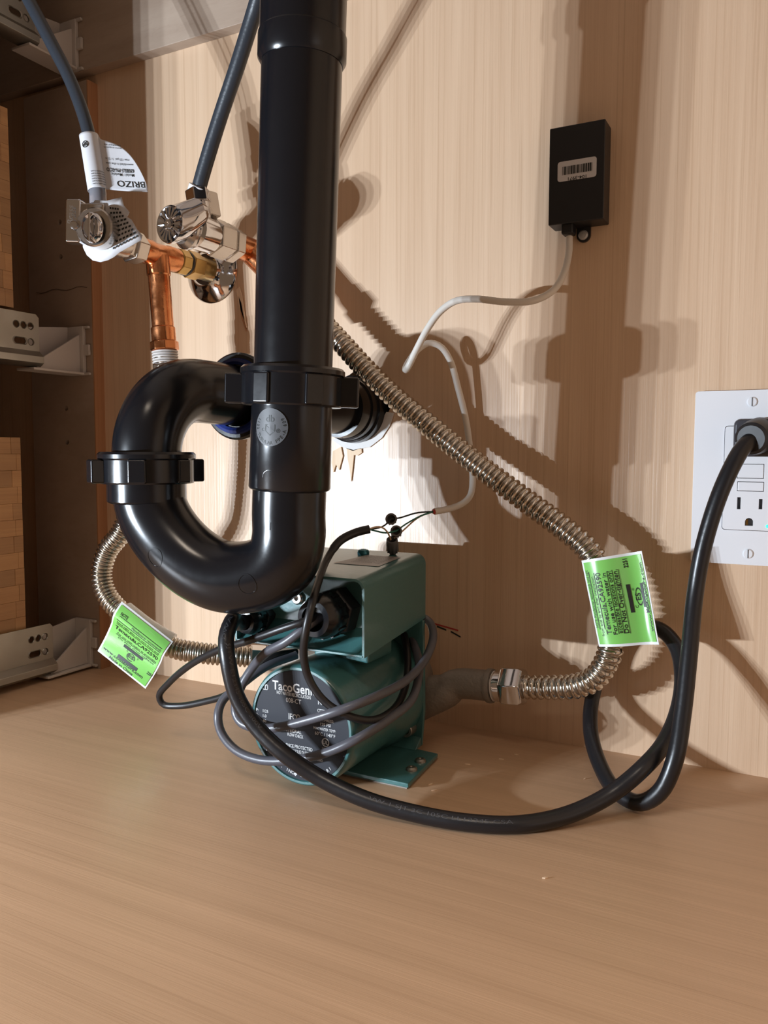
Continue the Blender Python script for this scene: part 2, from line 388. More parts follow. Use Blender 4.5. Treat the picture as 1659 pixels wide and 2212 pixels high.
# hub of the J bend and the J bend itself
h0, h1 = onpipe(868), onpipe(1056)
MB().lathe(h0, TD, [(0, .0236), ((h1-h0).length-.0012, .0243), ((h1-h0).length, .0236), ((h1-h0).length+.001, .0215)], 56).build('trap_hub', BLK, trap)
DL = depth(onpipe(1150))
dl = lambda px: DL+(623-px)/305*.022
jp = [h1-TD*.003, onpipe(1110)]+[atd(a, b, dl(a)) for a, b in ((624, 1160), (612, 1205), (580, 1234), (530, 1247), (475, 1243), (418, 1214), (366, 1164), (333, 1110), (321, 1065), (318, 1035))]
jb = MB().tube(jp, .0219, 48, .003).build('j_bend', BLK, trap)
JS = spline(jp, .002)[0]
for px, py in ((338, 1204), (536, 1262)):       # moulded ejector rounds
    c = atd(px, py, dl(px)-.021); e = (Vector(CAM)-c).normalized(); e1 = Vector(ROT[0]); e2 = e.cross(e1)
    mb = MB(); ns = 40; prof = ((.0064, -.0003), (.0062, .00025), (.0056, .00025), (.0054, -.0001)); vs = []
    for r_, lift in prof:
        for i in range(ns):
            t = 2*math.pi*i/ns; p = c+e1*(r_*.92*math.cos(t))+e2*(r_*math.sin(t))
            k = int(np.argmin(np.linalg.norm(JS-np.array(p), axis=1))); ax = Vector(JS[k]); tt = Vector(JS[min(k+1, len(JS)-1)]-JS[max(k-1, 0)]).normalized()
            q = p-ax; q = q-tt*q.dot(tt); vs.append(p-q+q.normalized()*(.0219+lift))
    mb.add(vs, [(k*ns+i, k*ns+(i+1) % ns, (k+1)*ns+(i+1) % ns, (k+1)*ns+i) for k in range(len(prof)-1) for i in range(ns)]).build('moulded_round', BLK, jb)
PL = atd(318, 1010, dl(318))
MB().lathe(atd(318, 1083, dl(318)), Z, [(-.001, .0218), (0, .0236), (.0005, .0241), (.022, .0241)], 56).build('bend_collar', BLK, trap)
slip_nut('slip_nut', PL, -Z, .0292, .02, .0195, .0085, math.radians(28), parent=trap, nl=2, wing=.011, low=.0028)
# elbow up and over, then the arm into the wall
ZA = .2545; R1 = .040
ex = PL.x; ey = PL.y
ep = [Vector((ex, ey, PL.z+.004)), Vector((ex, ey, ZA-R1-.006))]
for i in range(0, 7):
    t = math.radians(15*i); ep.append(Vector((ex+(ARMX-ex)*.02*i, ey+R1*(1-math.cos(t)), ZA-R1+R1*math.sin(t))))
ep += [Vector((ARMX*.3+ex*.7, ey+R1+.03, ZA-.001)), Vector((ARMX*.7+ex*.3, ey+R1+.09, ARMZ+.002)), Vector((ARMX, -.01, ARMZ)), Vector((ARMX, .04, ARMZ))]
MB().tube(ep, .0210, 48, .003).build('trap_arm', BLK, trap)
yn = -.124
slip_nut('slip_nut', Vector((ARMX+(ex-ARMX)*.55, yn, ARMZ+.0035)), Y, .0292, .0205, .016, .0015, .2, nl=8, parent=trap, wing=.006)
MB().lathe(Vector((ARMX+(ex-ARMX)*.55, yn-.0095, ARMZ+.0035)), Y, [(0, .0215), (-.001, .0235), (-.0005, .0255), (.002, .0262)], 40, cap=False).build('glint_ring', BGLINT, trap)  # ring coloured blue to imitate the glint inside the arm nut
MB().lathe(Vector((ARMX, -.030, ARMZ)), Y, [(0, .0213), (0, .0228), (.005, .0235), (.012, .0237), (.0125, .0250), (.020, .0253), (.0205, .0268), (.029, .0272), (.05, .0272)], 56).build('wall_adapter', BLK, trap)
# moulded badge with lettering on the hub
hubr = .0241
vdir = (Vector(CAM)-onpipe(925)); vdir = (vdir-TD*vdir.dot(TD)).normalized(); side = TD.cross(vdir).normalized()
if side.dot(Vector(ROT[0])) < 0: side = -side
def onhub(row, lift):
    base = onpipe(row)
    def fn(x, y):
        th = x/hubr-.52
        return base-TD*y+(vdir*math.cos(th)+side*math.sin(th))*(hubr+lift)
    return fn
mb = MB(); fnb = onhub(925, .00012)
ring = [(r, t) for r in (0, .35, .7, 1) for t in range(36)]
vs = [fnb(.0107*r*math.cos(2*math.pi*t/36), .0107*r*math.sin(2*math.pi*t/36)) for r, t in ring]
mb.add(vs, [(k*36+i, k*36+(i+1) % 36, (k+1)*36+(i+1) % 36, (k+1)*36+i) for k in range(3) for i in range(36)])
BADGE = mat('badge_satin', (.075, .078, .085), .5)
bd = mb.build('badge', BADGE, trap, label='round satin moulded badge with lettering')
mb = MB(); fnt = onhub(925, .00025)
put_text(mb, 'db', fnt, 0, .0030, .0040)
def arc_text(mb, sv, fn, r, a0, a1, h, bold=0.0):
    for i, ch in enumerate(sv):
        if ch == ' ': continue
        a = math.radians(a0+(a1-a0)*i/max(1, len(sv)-1)); inward = a1 > a0
        rr = r+h if inward else r
        put_text(mb, ch, fn, rr*math.cos(a), rr*math.sin(a), h, rot=a+math.pi/2 if inward else a-math.pi/2, bold=bold)
arc_text(mb, '1122 TUBULAR PPE-A 609', fnt, .0078, 150, 392, .0019, .004)
put_text(mb, 'C', fnt, -.0048, -.0022, .0018); put_text(mb, '®', fnt, .0050, -.0030, .0022)
for a, b in (((-.003, .0015), (.003, .0015)), ((-.003, .0015), (-.003, -.002)), ((.003, .0015), (.003, -.002)), ((-.003, -.002), (0, -.0045)), ((.003, -.002), (0, -.0045)), ((-.003, .0012), (.0027, -.0024))):
    a, b = np.array(a), np.array(b); t = (b-a)/np.linalg.norm(b-a); n = np.array([-t[1], t[0]])*.00022
    mb.add([fnt(*(a-n)), fnt(*(b-n)), fnt(*(b+n)), fnt(*(a+n))], [(0, 1, 2, 3)])
mb.build('lettering', INK, bd)
mb = MB(); ns = 32; vs = []; base = onpipe(1030)
for r_, lift in ((.0046, -.0001), (.0044, .0001), (.0042, .0001), (.0040, -.0001)):
    vs += [onhub(1030, lift)(r_*math.cos(2*math.pi*i/ns), r_*math.sin(2*math.pi*i/ns)) for i in range(ns)]
mb.add(vs, [(k*ns+i, k*ns+(i+1) % ns, (k+1)*ns+(i+1) % ns, (k+1)*ns+i) for k in range(3) for i in range(ns)]).build('moulded_round', BLK, jb)
mb = MB()
pj = onpipe(1138)
fn1 = lambda x, y: pj-TD*y+(vdir*math.cos(x/.0219-.5)+side*math.sin(x/.0219-.5))*.02215
put_text(mb, '1', fn1, 0, 0, .0045); mb.build('moulded_number', BLKM, jb)

# ================================================================== CORRUGATED CONNECTORS
def corr(r0, a, p): return lambda s, L: r0+a*(2*abs(math.sin(math.pi*s/p))**.8-1)
def corrugated(name, pts, r0, a, p, parent):
    _, L = spline(pts, .01); n = int(round(L/p))*9
    return MB().tube(pts, r0, 24, n=n, rfun=corr(r0, a, L/round(L/p))).build(name, STEEL, parent)
h = thing('flexible_connector', 'long corrugated steel hose slanting down to the right with a green tag', 'hose', at(1110, 1483, -.04))
hp = [at(640, 640, -.040), at(690, 690, -.038), at(735, 738, -.038), at(830, 838, -.037), at(940, 930, -.036), at(1040, 1010, -.036), at(1140, 1084, -.037), at(1220, 1143, -.039), at(1268, 1185, -.039), at(1300, 1240, -.040), at(1318, 1310, -.042), at(1322, 1370, -.043), at(1312, 1425, -.043), at(1283, 1466, -.042), at(1240, 1483, -.041), at(1185, 1485, -.040), at(1132, 1484, -.040)]
corrugated('hose', hp, .0074, .0012, .0049, h)
nd = (at(1060, 1480, -.04)-at(1132, 1484, -.04)).normalized()
nb = at(1134, 1484, -.04)
MB().lathe(nb, nd, [(0, .0088), (.0006, .0130), (.003, .0145), (.0145, .0145), (.0165, .0130)], 6, ang=.25).build('hex_nut', CHR, h, bevel=.0008)
MB().lathe(nb+nd*.0165, nd, [(0, .0112), (.004, .0112), (.0042, .0098), (.007, .0098)], 40).build('nut_collar', CHR, h)

def green_label(parent, corners, ydep, fold, bulge, flip, rows, nm='green_tag'):
    """corners TL,TR,BR,BL in photo pixels with a depth each; a curved plastic tag with white rim and print"""
    P = [at(a, b, y) for (a, b), y in zip(corners, ydep)]
    def base(u, v, off=0.0):
        p = (P[0]*(1-u)+P[1]*u)*(1-v)+(P[3]*(1-u)+P[2]*u)*v
        return p
    e1 = (P[1]-P[0]).normalized(); e2 = (P[3]-P[0]).normalized(); nrm = e1.cross(e2).normalized()
    if nrm.dot(Vector(CAM)-P[0]) < 0: nrm = -nrm
    def surf(off): return lambda u, v: base(u, v)+nrm*(bulge(u, v)+off)
    lab = MB().sheet(surf(0), 28, 28, .00035).build(nm, LBW, parent, label='lime green printed tag wrapped round the hose')
    f2 = surf(.0005); f3 = surf(-.0009)
    def inner(f): return lambda u, v: f(.03+.94*u, .03+.94*v)
    MB().sheet(inner(f2), 28, 28).build('green_print', GRN, lab); MB().sheet(inner(f3), 28, 28).build('green_print', GRN, lab)
    mb = MB(); f4 = surf(.0008)
    rows(mb, f4); mb.build('lettering', INK, lab)
    return lab
def bar(mb, f, u0, v0, u1, v1, n=12):
    vs = []
    for i in range(n+1):
        k = i/n
        if abs(v1-v0) > abs(u1-u0): vs += [f(u0, v0+(v1-v0)*k), f(u1, v0+(v1-v0)*k)]
        else: vs += [f(u0+(u1-u0)*k, v0), f(u0+(u1-u0)*k, v1)]
    mb.add(vs, [(2*i, 2*i+1, 2*i+3, 2*i+2) for i in range(n)])
def rows_right(mb, f):
    # print runs up the tag: text x -> -v, text up -> -u ; aspect compensated
    A = .62     # width / height
    g = lambda x, y: f(-y/A, -x)
    T = lambda s_, u, v0, v1, hh, b=0.0: put_text(mb, s_, g, -v1, -u*A, hh, 'l', bold=b, width=v1-v0)
    T('NOTE. Manufacturer recommends hand tight', .075, .12, .78, .030, .0)
    bar(mb, f, .085, .14, .095, .80)
    T('from end to end after installation', .155, .20, .88, .030)
    bar(mb, f, .172, .16, .182, .80)
    T('Temecula,CA92590', .280, .165, .86, .052, .01)
    T('For use with water in', .375, .175, .865, .042, .01); bar(mb, f, .393, .165, .402, .86)
    T('accessible locations only!', .460, .16, .855, .040, .01); bar(mb, f, .477, .155, .486, .86)
    T('Do Not Over-tighten.', .555, .155, .86, .044, .012); bar(mb, f, .572, .155, .581, .865)
    T('2251', .735, .055, .155, .040, .02)
    bar(mb, f, .645, .335, .705, .645)
    for k in range(26):
        a0 = 2*math.pi*k/26*.92+.7; a1 = 2*math.pi*(k+.8)/26*.92+.7
        mb.add([f(.815+r*.052*math.cos(a), .48+r*.095*math.sin(a)) for a, r in ((a0, .86), (a1, .86), (a1, 1.05), (a0, 1.05))], [(0, 1, 2, 3)])
    T('ES', .838, .44, .52, .050, .02); T('C', .775, .57, .60, .03); T('®', .755, .38, .41, .02)
    bar(mb, f, .865, .34, .905, .60)
    T('www.connectors.com', .955, .12, .86, .026, .01); T('Made in China', .935, .33, .66, .03, .01)
green_label(h, [(1256, 1211), (1386, 1190), (1424, 1392), (1294, 1397)], [-.052, -.050, -.054, -.056], None,
            lambda u, v: .0035*math.sin(min(1, u/.62)*math.pi)+(.0022*math.sin((u-.62)/.38*math.pi*1.0)*-1 if u > .62 else 0)+.0012*math.sin(v*5+u*3)*u, False, rows_right)
h2 = thing('flexible_connector', 'short corrugated steel hose curling left of the trap with a green tag', 'hose', at(400, 1400, -.08))
hp2 = [at(356, 770, -.070), at(352, 830, -.072), at(330, 930, -.080), at(300, 1050, -.090), at(262, 1150, -.100), at(232, 1190, -.104), at(219, 1240, -.106), at(230, 1285, -.106), at(264, 1325, -.104), at(318, 1366, -.098), at(372, 1398, -.090), at(440, 1411, -.080), at(500, 1416, -.068), at(545, 1419, -.058)]
corrugated('hose', hp2, .0076, .0011, .0036, h2)
pe = at(545, 1419, -.058); pd = (at(545, 1419, -.058)-at(500, 1416, -.068)).normalized()
MB().lathe(pe-pd*.002, pd, [(0, .0085), (.001, .0100), (.012, .0100), (.013, .009)], 6, ang=.2).build('hex_nut', CHR, h2, bevel=.0006)
def rows_left(mb, f):
    A = 1.28
    g = lambda x, y: f(x/A, -y)
    T = lambda s_, v, u0, u1, hh, b=0.0, sh=0.0: put_text(mb, s_, g, u0*A, -v, hh, 'l', bold=b, width=(u1-u0)*A, shear=sh)
    T('NOTE.', .155, .10, .24, .050, .01); bar(mb, f, .10, .17, .93, .178)
    T('Manufacturer recommends', .235, .36, .93, .045, .0, .2); bar(mb, f, .08, .25, .93, .258)
    T('hand tight plus one turn from end', .315, .10, .92, .040); bar(mb, f, .10, .33, .92, .338)
    T('Temecula,CA92590', .455, .09, .93, .075, .01)
    T('For use with water in accessible', .525, .16, .93, .036); bar(mb, f, .14, .535, .93, .541)
    T('Do Not Over-tighten', .585, .2, .90, .030)
    bar(mb, f, .34, .60, .72, .655)
    for k in range(26):
        a0 = 2*math.pi*k/26*.92+.9; a1 = 2*math.pi*(k+.8)/26*.92+.9
        mb.add([f(.53+r*.075*math.cos(a), .735+r*.062*math.sin(a)) for a, r in ((a0, .86), (a1, .86), (a1, 1.06), (a0, 1.06))], [(0, 1, 2, 3)])
    T('ES', .755, .475, .585, .055, .02); T('C', .69, .42, .455, .04); T('®', .70, .63, .66, .03)
    bar(mb, f, .33, .815, .72, .87)
    T('www.connectors.com', .905, .06, .86, .045, .01); T('Made in China', .968, .22, .70, .042, .01)
    T('2251', .79, .88, 1.02-.05, .045, .02)
MB().tube([at(266, 1322, -.104), at(318, 1362, -.098), at(368, 1392, -.091)], .0094, 26, .004).build('tag_wrap', LBW, h2, label='pale rolled back of the green tag round the hose')
green_label(h2, [(263, 1299), (374, 1386), (314, 1488), (211, 1406)], [-.117, -.101, -.113, -.121], None,
            lambda u, v: .0045*math.sin(min(1, v/.42)*math.pi)-.0028*math.sin(max(0, v-.42)/.58*math.pi)*(.6+.5*u), False, rows_left)

# ================================================================== VALVES AND COPPER
ZV = .3745
# --- left stop: x = -.476
XL = -.476
esc = MB().lathe((XL, 0, ZV), -Y, [(0, .0275), (.0012, .0280), (.003, .0265), (.006, .019), (.0085, .0150), (.0105, .0135), (.0105, .0102)], 56).build('escutcheon', CHR)
tag(esc, 'round chrome wall flange behind the brass fitting', 'wall flange')
bn = thing('brass_nipple', 'brass hex pipe fitting leaving the chrome wall flange', 'pipe fitting', (XL, -.02, ZV))
MB().lathe((XL, -.001, ZV), -Y, [(0, .0098), (.026, .0098)], 32).build('nipple', BRASS, bn)
MB().lathe((XL, -.020, ZV), -Y, [(0, .0105), (.001, .0118), (.014, .0118), (.015, .0105)], 6, ang=.3).build('hex_nut', BRASS, bn, bevel=.0006)
MB().lathe((XL, -.035, ZV), -Y, [(0, .0104), (.0024, .0104)], 32).build('washer', mat('dark_washer', (.02, .02, .02), .5), bn)
MB().lathe((XL, -.0374, ZV), -Y, [(0, .0108), (.010, .0108), (.011, .0095)], 8, ang=.2).build('hex_nut', BRASS, bn, bevel=.0006)
ct = thing('copper_tee', 'copper tee with a branch dropping to the left corrugated hose', 'pipe fitting', (XL, -.06, ZV-.06))
MB().lathe((XL, -.0480, ZV), -Y, [(0, .0082), (.0005, .0097), (.011, .0098), (.013, .0090), (.028, .0090), (.030, .0098), (.040, .0097), (.0405, .0080)], 36).build('tee_run', COP, ct)
cd = at(355, 745, -.069)-Vector((XL, -.0695, ZV)); cdl = cd.length; cd.normalize()
MB().lathe((XL, -.0695, ZV), cd, [(.002, .0096), (.0165, .0096), (.0175, .0088), (cdl*.80, .0088), (cdl*.80+.001, .0098), (cdl*.96, .0098)], 36).build('branch', COP, ct)
MB().lathe(Vector((XL, -.0695, ZV))+cd*(cdl*.955), cd, [(0, .0098), (.001, .0116), (.0075, .0116), (.008, .0104)], 8).build('adapter_collar', COP, ct, bevel=.0006)
mb = MB()
for k in range(5): mb.lathe(Vector((XL, -.0695, ZV))+cd*(cdl*.955+.008+k*.0021), cd, [(0, .0088), (.0008, .0105), (.0015, .0105), (.0021, .0088)], 30)
mb.build('thread_tape', SOLD, ct)
MB().lathe(Vector((XL, -.0695, ZV))+cd*(cdl*.955+.0185), cd, [(0, .0105), (.001, .0115), (.011, .0115), (.012, .0100)], 6, ang=.4).build('hex_nut', CHR, h2, bevel=.0006)
def stop_valve(name, label, x, ybody, hy):
    v = thing(name, label, 'valve', (x, ybody, ZV)); return v
sv = stop_valve('stop_valve', 'chrome angle stop valve wearing a round white paper tag', XL, -.105, 0)
MB().lathe((XL, -.0885, ZV), -Y, [(0, .0105), (.0008, .0125), (.012, .0128), (.0128, .0115), (.014, .0105), (.020, .0105)], 6, ang=.15).build('inlet_nut', NICK, sv, bevel=.0007)
MB().lathe((XL, -.105, ZV), -Y, [(0, .0100), (.004, .0108), (.020, .0112), (.027, .0095), (.029, .006), (.033, .006)], 36).build('body', NICK, sv)
uo = at(213, 440, -.126)
MB().lathe((XL, -.124, ZV+.004), (uo-Vector((XL, -.124, ZV+.004))), [(0, .0060), (.012, .0062), (.0125, .0082), (.019, .0084), (.020, .0070)], 30).build('outlet', NICK, sv)
# round paper tag seen almost face on, with a printed flap to its right
tc_ = at(228, 492, -.140); te1 = Vector((.93, .30, .02)).normalized(); te2 = (Vector((.02, 0, 1))-te1*te1.z).normalized(); tn = te1.cross(te2)
if tn.dot(Vector(CAM)-tc_) < 0: tn = -tn
kx = depth(tc_)/1750
def tagfn(px, py, lift=0.0):
    dx, dy = (px-228)*kx/.985, -(py-492)*kx
    return tc_+te1*dx+te2*dy+tn*(lift+.0030*math.cos(max(-1.2, min(1.2, (px-232)/55)))-.0026)
outl = [(206, 432), (232, 436), (266, 430), (270, 447), (282, 462), (277, 472), (286, 478), (297, 498), (309, 512), (306, 522), (282, 534), (258, 546), (246, 555), (232, 561), (214, 564), (196, 559), (182, 547), (173, 530), (170, 512), (176, 480), (186, 452)]
mb = MB(); n = len(outl); vs = []
for k in (0, .4, .75, 1.0): vs += [tagfn(228+(a-228)*k, 498+(b-498)*k) for a, b in outl]
fs = [(j*n+i, j*n+(i+1) % n, (j+1)*n+(i+1) % n, (j+1)*n+i) for j in range(3) for i in range(n)]
mb.add(vs, fs); o = mb.build('paper_tag', PAPER, sv, label='white paper valve tag with small print')
so = o.modifiers.new('thick', 'SOLIDIFY'); so.thickness = .0004
tagobj = o
mb = MB()
for r in range(9):                      # small print on the flap, running diagonally
    u = r/8
    a0 = (240+u*4, 452+u*86); a1 = (262+u*40, 456+u*56)
    nw = 4+r//2
    for k in range(nw):
        t0 = k/nw+.02; t1 = (k+.72+.2*random.random())/nw
        pa = (a0[0]+(a1[0]-a0[0])*t0, a0[1]+(a1[1]-a0[1])*t0); pb = (a0[0]+(a1[0]-a0[0])*t1, a0[1]+(a1[1]-a0[1])*t1)
        hh = 2.1
        mb.add([tagfn(pa[0], pa[1]+hh, .0009), tagfn(pb[0], pb[1]+hh, .0009), tagfn(pb[0], pb[1]-hh, .0009), tagfn(pa[0], pa[1]-hh, .0009)], [(0, 1, 2, 3)])
mb.build('lettering', INK, tagobj)
# lever handle: slab with an oval boss
hc = at(172, 480, -.152)
hx = Vector((.93, .36, -.05)).normalized(); hz = Vector((.04, 0, 1)).normalized(); hz = (hz-hx*hz.dot(hx)).normalized(); hyv = hx.cross(hz)
if hyv.dot(Vector(CAM)-hc) < 0: hyv = -hyv
hd = MB(); kk = depth(hc)/1750
hd.obox(at(166, 480, -.153)-hx*.001, hx, hyv, hz, 34*kk, .010, 92*kk)
ho = hd.build('handle', CHR, sv, bevel=.0016)
MB().obox(at(196, 480, -.1445), hx, hyv, hz, 66*kk, .006, 78*kk).build('handle_arm', NICK, ho, bevel=.0015)
MB().lathe(at(206, 492, -.150), hyv, [(-.008, .0138), (.002, .0138), (.003, .0128)], 40, sx=1.0, up=hz).build('boss', NICK, ho)
MB().lathe(at(201, 492, -.1545), hyv, [(0, .0108), (.0035, .0098), (.0045, .0085), (.003, .007), (.003, .004), (.0042, .0035), (.0042, 0)], 40, sx=.72, up=hz).build('knob', CHR, ho, label='polished chrome knob with a raised rib')
MB().obox(at(196, 492, -.160), hx, hyv, hz, .0016, .006, .020).build('rib', CHR, ho, bevel=.0005)
MB().lathe(at(161, 487, -.158), hyv, [(0, .0030), (.002, .0028), (.0024, .0015), (.0024, 0)], 20).build('screw', CHR, ho)
mb = MB(); fs_ = lambda x, y: at(159, 455, -.1588)+hx*x*1.0+hz*y+hyv*.0004
put_text(mb, 'Brass', fs_, 0, -.010, .0045, 'l', rot=math.pi/2, shear=.3); mb.build('moulded_script', NICK, ho)

# --- right stop: x = -.400
XR = -.4005
s2 = stop_valve('stop_valve', 'polished chrome angle stop valve with an oval star pattern handle', XR, -.09, 0)
MB().lathe((XR, -.066, ZV), -Y, [(0, .0105), (.0006, .0142), (.0095, .0145), (.0105, .0128), (.012, .0128), (.0125, .0148), (.028, .0146), (.0295, .013)], 6, ang=.45).build('inlet_nut', NICK, s2, bevel=.0007)
MB().lathe((XR, -.0955, ZV), -Y, [(0, .0125), (.002, .0128), (.018, .0128), (.020, .0105), (.026, .0095), (.034, .0060)], 40).build('body', CHR, s2)
ub = Vector((XR, -.103, ZV+.008)); ut = at(428, 424, -.103); ud = (ut-ub).normalized()
MB().lathe(ub, ud, [(0, .0070), (.014, .0072)], 30).build('outlet', CHR, s2)
MB().lathe(ut-ud*.006, ud, [(0, .0078), (.0008, .0092), (.010, .0092), (.011, .0070)], 6, ang=.35).build('outlet_nut', CHR, s2, bevel=.0006)
MB().lathe(at(451, 445, -.094)-ud*.009, ud, [(0, .0075), (.0006, .0080), (.018, .0080), (.0185, .0070)], 4, ang=.6).build('outlet_block', NICK, s2, bevel=.0012)
# oval handle facing the viewer and to the left
hf = at(366, 484, -.137); hn = Vector((-.04, -1, -.06)).normalized()
up2 = Vector((.55, -.05, .83)); up2 = (up2-hn*up2.dot(hn)).normalized()
hs = up2.cross(hn).normalized()
mb = MB(); ns = 44
def lobe(t, sc=1.0):            # rounded triangle-like oval
    r = .0142*(1+.06*math.cos(2*t)); return hs*(r*sc*.82*math.cos(t))+up2*(r*sc*math.sin(t))
rings = []
for d_, sc, sh in ((-.0005, .90, 0), (0, .97, 0), (-.002, 1.0, 0), (-.010, 1.0, .004), (-.018, .90, .010), (-.025, .62, .012)):
    rings.append([hf+hn*d_+up2*sh+lobe(2*math.pi*i/ns, sc) for i in range(ns)])
mb.add([p for r in rings for p in r], [(k*ns+i, (k+1)*ns+i, (k+1)*ns+(i+1) % ns, k*ns+(i+1) % ns) for k in range(len(rings)-1) for i in range(ns)]+[tuple(range(ns)), tuple(range((len(rings)-1)*ns, len(rings)*ns))[::-1]])
h2o = mb.build('handle', CHR, s2)
mb = MB()
for i in range(16):             # raised rays moulded in the handle face
    t = 2*math.pi*i/16; e = lobe(t, 1.0); a = hf+e*.36+hn*.0003; b = hf+e*.84+hn*.0003; g = hn.cross(e.normalized())
    mb.prism([a-g*.0004, b-g*.0011, b+g*.0011, a+g*.0004], hn*.0011)
mb.lathe(hf, hn, [(0, .0034), (.0016, .0030), (.0016, .0014), (.0006, 0)], 24)
mb.build('handle_rays', CHR, h2o)
MB().lathe((XR-.002, -.112, ZV+.001), (-.15, -1, 0), [(0, .0132), (.002, .0150), (.006, .0155), (.010, .0125)], 30, sx=.85).build('bonnet', NICK, s2)
c2 = thing('copper_tee', 'copper elbow leading from the shiny valve down behind the black pipe', 'pipe fitting', (XR, -.045, ZV-.02))
MB().lathe((XR, .03, ZV), -Y, [(0, .0082), (.055, .0082), (.0555, .0097), (.0965, .0097)], 32).build('tee_run', COP, c2)
bs = Vector((XR, -.0475, ZV)); be = at(672, 672, -.039); bdv = (be-bs); bl = bdv.length; bdv.normalize()
MB().lathe(bs, bdv, [(.002, .0094), (.020, .0096), (.021, .0084), (bl*.8, .0084), (bl*.8+.001, .0096), (bl-.004, .0096)], 32).build('branch', COP, c2)
MB().lathe(be-bdv*.004, bdv, [(0, .0095), (.0006, .0118), (.012, .0118), (.013, .0095)], 6).build('hex_nut', CHR, h, bevel=.0006)
MB().lathe((XR, 0, ZV), -Y, [(0, .0145), (.004, .0145), (.006, .0120), (.006, .0105)], 30).build('wall_collar', BLKM, c2)

# ================================================================== SUPPLY HOSES
s1 = thing('supply_hose', 'grey faucet supply hose at far left with a white brand tag', 'hose', at(212, 430, -.126))
hpts = [at(-20, -170, -.135), at(20, -80, -.134), at(62, 0, -.133), at(112, 95, -.131), at(148, 165, -.129), at(176, 235, -.128), at(192, 290, -.127), at(203, 350, -.126), at(211, 420, -.126)]
MB().tube(hpts, .0048, 22, .004).build('tube', HOSE, s1)
MB().tube([at(206, 385, -.126), at(211, 415, -.126), at(212, 442, -.126)], .0062, 26, .004).build('end_sleeve', CLEAR, s1)
slv = spline([at(192, 293, -.127), at(203, 352, -.126), at(211, 412, -.126)], .003)[0]
ax1 = Vector(slv[-1]-slv[0]).normalized()
ka = depth(at(203, 352, -.126))/1750
# sleeve: paper wrapped round the hose, ending in a curved flag that stands off to the right
sv1 = Vector(ROT[0]); sv1 = (sv1-ax1*sv1.dot(ax1)).normalized(); sf = sv1.cross(ax1).normalized()
if sf.dot(Vector(CAM)-at(203, 352, -.126)) < 0: sf = -sf
RS = .0069; FW = .0305
def slfn(u, v, lift=0.0):               # u: 0 back-left .. 0.42 wrap .. 1 flag tip ; v: 0 top .. 1 bottom
    c = Vector(slv[0])+(Vector(slv[-1])-Vector(slv[0]))*v
    if u < .5:
        t = math.radians(200-200*(u/.5)); r = RS+lift
        return c+sv1*(r*math.cos(t))+sf*(r*math.sin(t))
    k = (u-.5)/.5
    q = c+sv1*(RS-.0002+k*FW)+sf*(lift-.0012*math.sin(k*3))
    return q
def flagfn(u, v, lift=0.0):             # the flag is cut round at its top right and droops
    if u <= .5: return slfn(u, v, lift)
    k = (u-.5)/.5
    v0 = .08+.30*k+.64*k**4; v1 = 1.0+.16*k; vv = v0+(v1-v0)*v
    return slfn(u, vv if k > .04 else v, lift)
fg = MB().sheet(lambda u, v: flagfn(u, v), 40, 24).build('brand_tag', PAPER, s1, label='white printed paper tag wrapped round the hose')
so = fg.modifiers.new('thick', 'SOLIDIFY'); so.thickness = .0003; so.offset = 0
mb = MB(); LV = (Vector(slv[-1])-Vector(slv[0])).length
# print is upside down: text runs right to left, letters point down
tfn = lambda x, y: slfn(.5+.5*((-x)/FW), (-y)/LV, .0005)
def TU(s_, x, v, hh, wd, b=0.0): put_text(mb, s_, tfn, -x, -v*LV, hh, 'l', width=wd, rot=math.pi, bold=b)
tfn2 = lambda x, y: slfn(.5+.5*(x/FW), -y/LV, .0005)
def TU(s_, x1, v, hh, wd, b=0.0):
    put_text(mb, s_, tfn2, x1, -v*LV, hh, 'l', width=wd, rot=math.pi, bold=b)
def TU(s_, x1, v, hh, wd, b=0.0, sk=.16):       # lines follow the drooping flag
    put_text(mb, s_, lambda x, y: slfn(.5+.5*(x/FW), -y/LV+sk*max(0, x)/FW, .0005), x1, -v*LV, hh, 'l', width=wd, rot=math.pi, bold=b)
TU('BRIZO', .0290, .82, .0046, .0205, .006)
TU('Model / Modele', .0220, .685, .0021, .0165, .006); TU('63085LF-PN-ECO', .0225, .60, .0027, .0200, .02)
TU('assembled in the usa', .0225, .50, .0016, .0195, .006); TU('max 125 psi  1 / 2 in', .0200, .415, .0016, .0170, .006)
TU('www.support', .0160, .215, .0012, .0130, .004); TU('certified to', .0155, .165, .0012, .0120, .004)
sfn = lambda x, y: slfn(.5+.5*(x/(RS*3.49)), -y/LV, .0005)
for k in range(6):
    put_text(mb, 'contact supplier for parts', sfn, -.0010, -(.93-.045*k)*LV, .0010, 'l', width=.0105, rot=math.pi, bold=.01)
cx_, cv_ = -.0125, .22
for k in range(22):
    a0, a1 = 2*math.pi*k/22, 2*math.pi*(k+1)/22
    q = lambda a, r: slfn(.5+.5*((cx_+r*math.cos(a))/(RS*3.49)), cv_+r*math.sin(a)/LV, .0005)
    mb.add([q(a0, .0019), q(a1, .0019), q(a1, .0025), q(a0, .0025)], [(0, 1, 2, 3)])
put_text(mb, 'SP', sfn, cx_+.0016, -(cv_-.030)*LV, .0024, 'l', rot=math.pi, width=.0032, bold=.04)
mb.build('lettering', INK, fg)
sh2 = thing('supply_hose', 'grey faucet supply hose rising beside the black drain pipe', 'hose', ut)
pts2 = [at(428, 412, -.103), at(445, 352, -.105), at(475, 255, -.109), at(512, 145, -.115), at(545, 40, -.121), at(560, -10, -.125), at(590, -120, -.132), at(610, -260, -.138)]
MB().tube(pts2, .0053, 22, .004).build('tube', HOSE, sh2)
mb = MB(); q = at(428, 412, -.103); q2 = at(436, 385, -.104)
